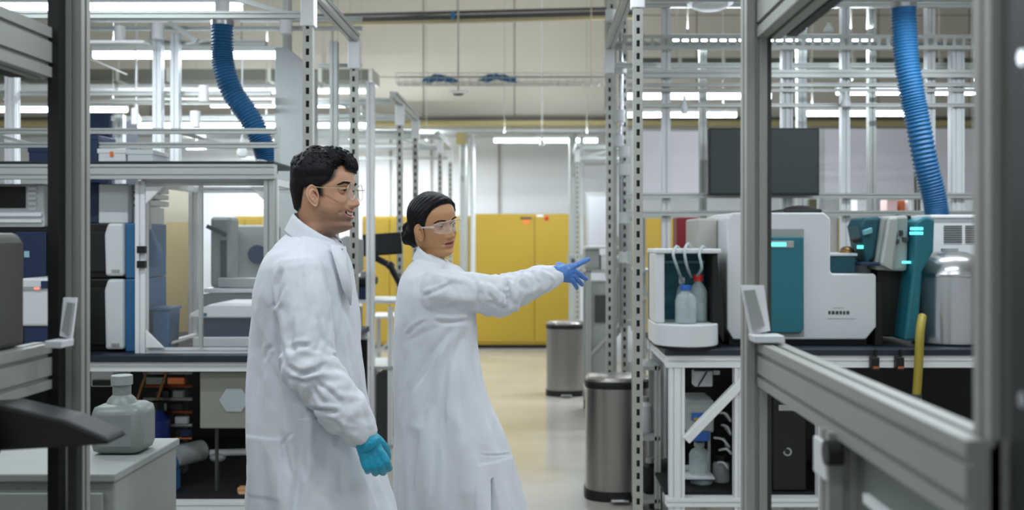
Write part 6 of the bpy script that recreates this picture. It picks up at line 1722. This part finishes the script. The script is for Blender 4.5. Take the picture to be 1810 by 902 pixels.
# ---- coat
def folds_w(th, z):
    low = np.clip((1.25 - z) / .6, 0, 1)
    return .007 * low * np.sin(6 * th + 1.4 * np.sin(2.4 * z) + 1) + .005 * low * np.sin(11 * th + 4 * z) + .0025 * np.sin(4 * th + 12 * z)
K = []
for (py, xl, xr, b, e) in ((450, 742, 768, .035, 2), (457, 734, 780, .056, 2), (466, 726, 793, .085, 2.05), (478, 717, 812, .122, 2.1), (494, 709, 830, .155, 2.2), (520, 704, 838, .168, 2.3), (560, 701, 839, .158, 2.3), (610, 700, 841, .148, 2.3), (650, 699, 848, .15, 2.3), (700, 699, 861, .16, 2.2), (760, 700, 884, .172, 2.2), (820, 701, 903, .182, 2.2), (902, 703, 926, .19, 2.2), (960, 704, 940, .195, 2.2), (985, 704, 944, .196, 2.2)):
    K.append((wz(py), wx(xl), wx(xr), YW - b, YW + b, e))
torso = ring_loft(K, 160, 150, folds_w)
sR = sleeve(shoR, elbR, wriR, .066, .062, .043, .032, 4.1, Vector((0, 0, -.004)), 1.25); sL = sleeve(shoL, elbL, wriL, .062, .058, .05, .04, 1.2)
me, V, N = union([torso, sR, sL], .0042, 2)
low = np.clip((1.30 - V[:, 2]) / .5, 0, 1)
d = .0040 * ridge(V, 8, 8, 2.0, 13) * low + .0028 * ridge(V, 15, 15, 7, 19) + .0016 * nz3(V, 40, 40, 18, 11)
near = N[:, 1] < -.2; xx = V[:, 0]; zz = V[:, 2]
pk = band(wx(845), wx(905) , xx, .003) * band(wz(900), wz(803), zz, .003) * near; d += .0030 * pk
# long diagonal drape from the arm pit down to the back hem
for (xa, za, xb, zb_, w, A) in ((832, 575, 745, 740, .016, -.007), (745, 740, 738, 930, .02, -.008), (805, 560, 720, 600, .010, -.005), (800, 590, 790, 760, .014, -.004), (770, 700, 765, 900, .016, .006)):
    ax_, az_, bx_, bz_ = wx(xa), wz(za), wx(xb), wz(zb_)
    ux, uz = bx_ - ax_, bz_ - az_; L = math.hypot(ux, uz); ux /= L; uz /= L
    tt = (xx - ax_) * ux + (zz - az_) * uz; dd = (xx - ax_) * uz - (zz - az_) * ux
    d += A * G(dd, w) * np.clip(tt / .04, 0, 1) * np.clip((L - tt) / .05, 0, 1) * near
# vent cut rising from the hem
sl = wx(872) + (wz(828) - zz) * .10; wd = np.clip((wz(828) - zz) * .06, 0, .02)
d -= .030 * np.exp(-((xx - sl) / (wd + .0025)) ** 2) * (zz < wz(830)) * near
d += strokes(V, N, [
 ([(748, 524), (772, 514), (800, 502)], .006, .008), ([(744, 530), (742, 500), (752, 478)], .008, .004), ([(764, 568), (800, 570), (832, 566)], .007, .009), ([(718, 596), (734, 578), (756, 566)], .006, .006),
 ([(806, 574), (760, 630), (726, 690), (712, 760)], .011, .008), ([(798, 580), (786, 660), (781, 770)], .010, .005), ([(842, 497), (848, 520), (844, 548)], .008, .010), ([(856, 500), (862, 520), (880, 538)], .006, .006),
 ([(898, 490), (893, 512), (902, 538)], .009, .013), ([(858, 530), (880, 541), (900, 546)], .006, .005), ([(922, 477), (917, 494), (926, 514)], .008, .011), ([(938, 476), (944, 492), (956, 504)], .005, .004),
 ([(872, 500), (884, 516), (910, 520)], .006, .004), ([(846, 804), (872, 806), (902, 803)], .003, .004), ([(740, 760), (730, 830), (726, 895)], .012, .007), ([(810, 620), (812, 700), (822, 780)], .010, .004),
 ([(720, 620), (712, 660), (708, 720)], .010, .005), ([(770, 780), (768, 840), (762, 895)], .012, .005), ([(835, 600), (845, 680), (866, 760)], .008, .004), ([(770, 470), (790, 500), (830, 505)], .008, .003)], 540)
finish(me, 'lab_coat', COAT, wom, V + N * d[:, None])
Rc = Matrix.Rotation(math.radians(-12), 3, 'Z') @ Matrix.Rotation(math.radians(22), 3, 'Y')
vs, fs = collar_geo(Vector((wx(762), YW, wz(462))), Rc, .053, .033, .024, 24, .016, lap=.012)
cloth_piece(wom, vs, fs, 'collar', COAT, .003)
fl_ = [(790, 463, .075), (811, 471, .07), (826, 485, .075), (834, 505, .09), (812, 512, .15), (796, 496, .15), (786, 474, .12)]
vs = [W(a, b, YW - c) for a, b, c in fl_]; c0 = sum(vs, Vector()) / 7; vs.append(c0 + Vector((.004, -.004, 0)))
cloth_piece(wom, vs, [(i, (i + 1) % 7, 7) for i in range(7)], 'front_flap', COAT, .003, 0)
for (px, py) in ((806, 477), (822, 487)): MB().ellip(W(px, py, YW - .085), (.003, .002, .003), 12, 8).build('snap_button', PLG, wom, smooth=True)
dv = (wriR - elbR).normalized()
gme, gV, gN = union(hand_geo_w(.0010) + [tube_geo([wriR - dv * .03, wriR, wriR + dv * .03], [.030, .031, .030], 20, 8)], .0018, 2)
gV = gV + gN * (.0010 * ridge(gV, 60, 60, 60, 2))[:, None]
finish(gme, 'glove', GLV_B, wom, gV)
for (kx, ax, sy) in ((wx(765), wx(745), -1), (wx(815), wx(860), 1)):
    hx = wx(785); y = YW + sy * .06
    MB().tube([(hx, y, .82), ((hx + kx) / 2, y, .62), (kx, y, .43), ((kx + ax) / 2 - .01, y, .26), (ax, y, .10)], [.075, .07, .06, .056, .055], 22, 30).build('trouser_leg', TROU, wom, smooth=True)
    v_, f_ = shoe(ax, y); MB().add(v_, f_).build('shoe', SHOE, wom, smooth=True)
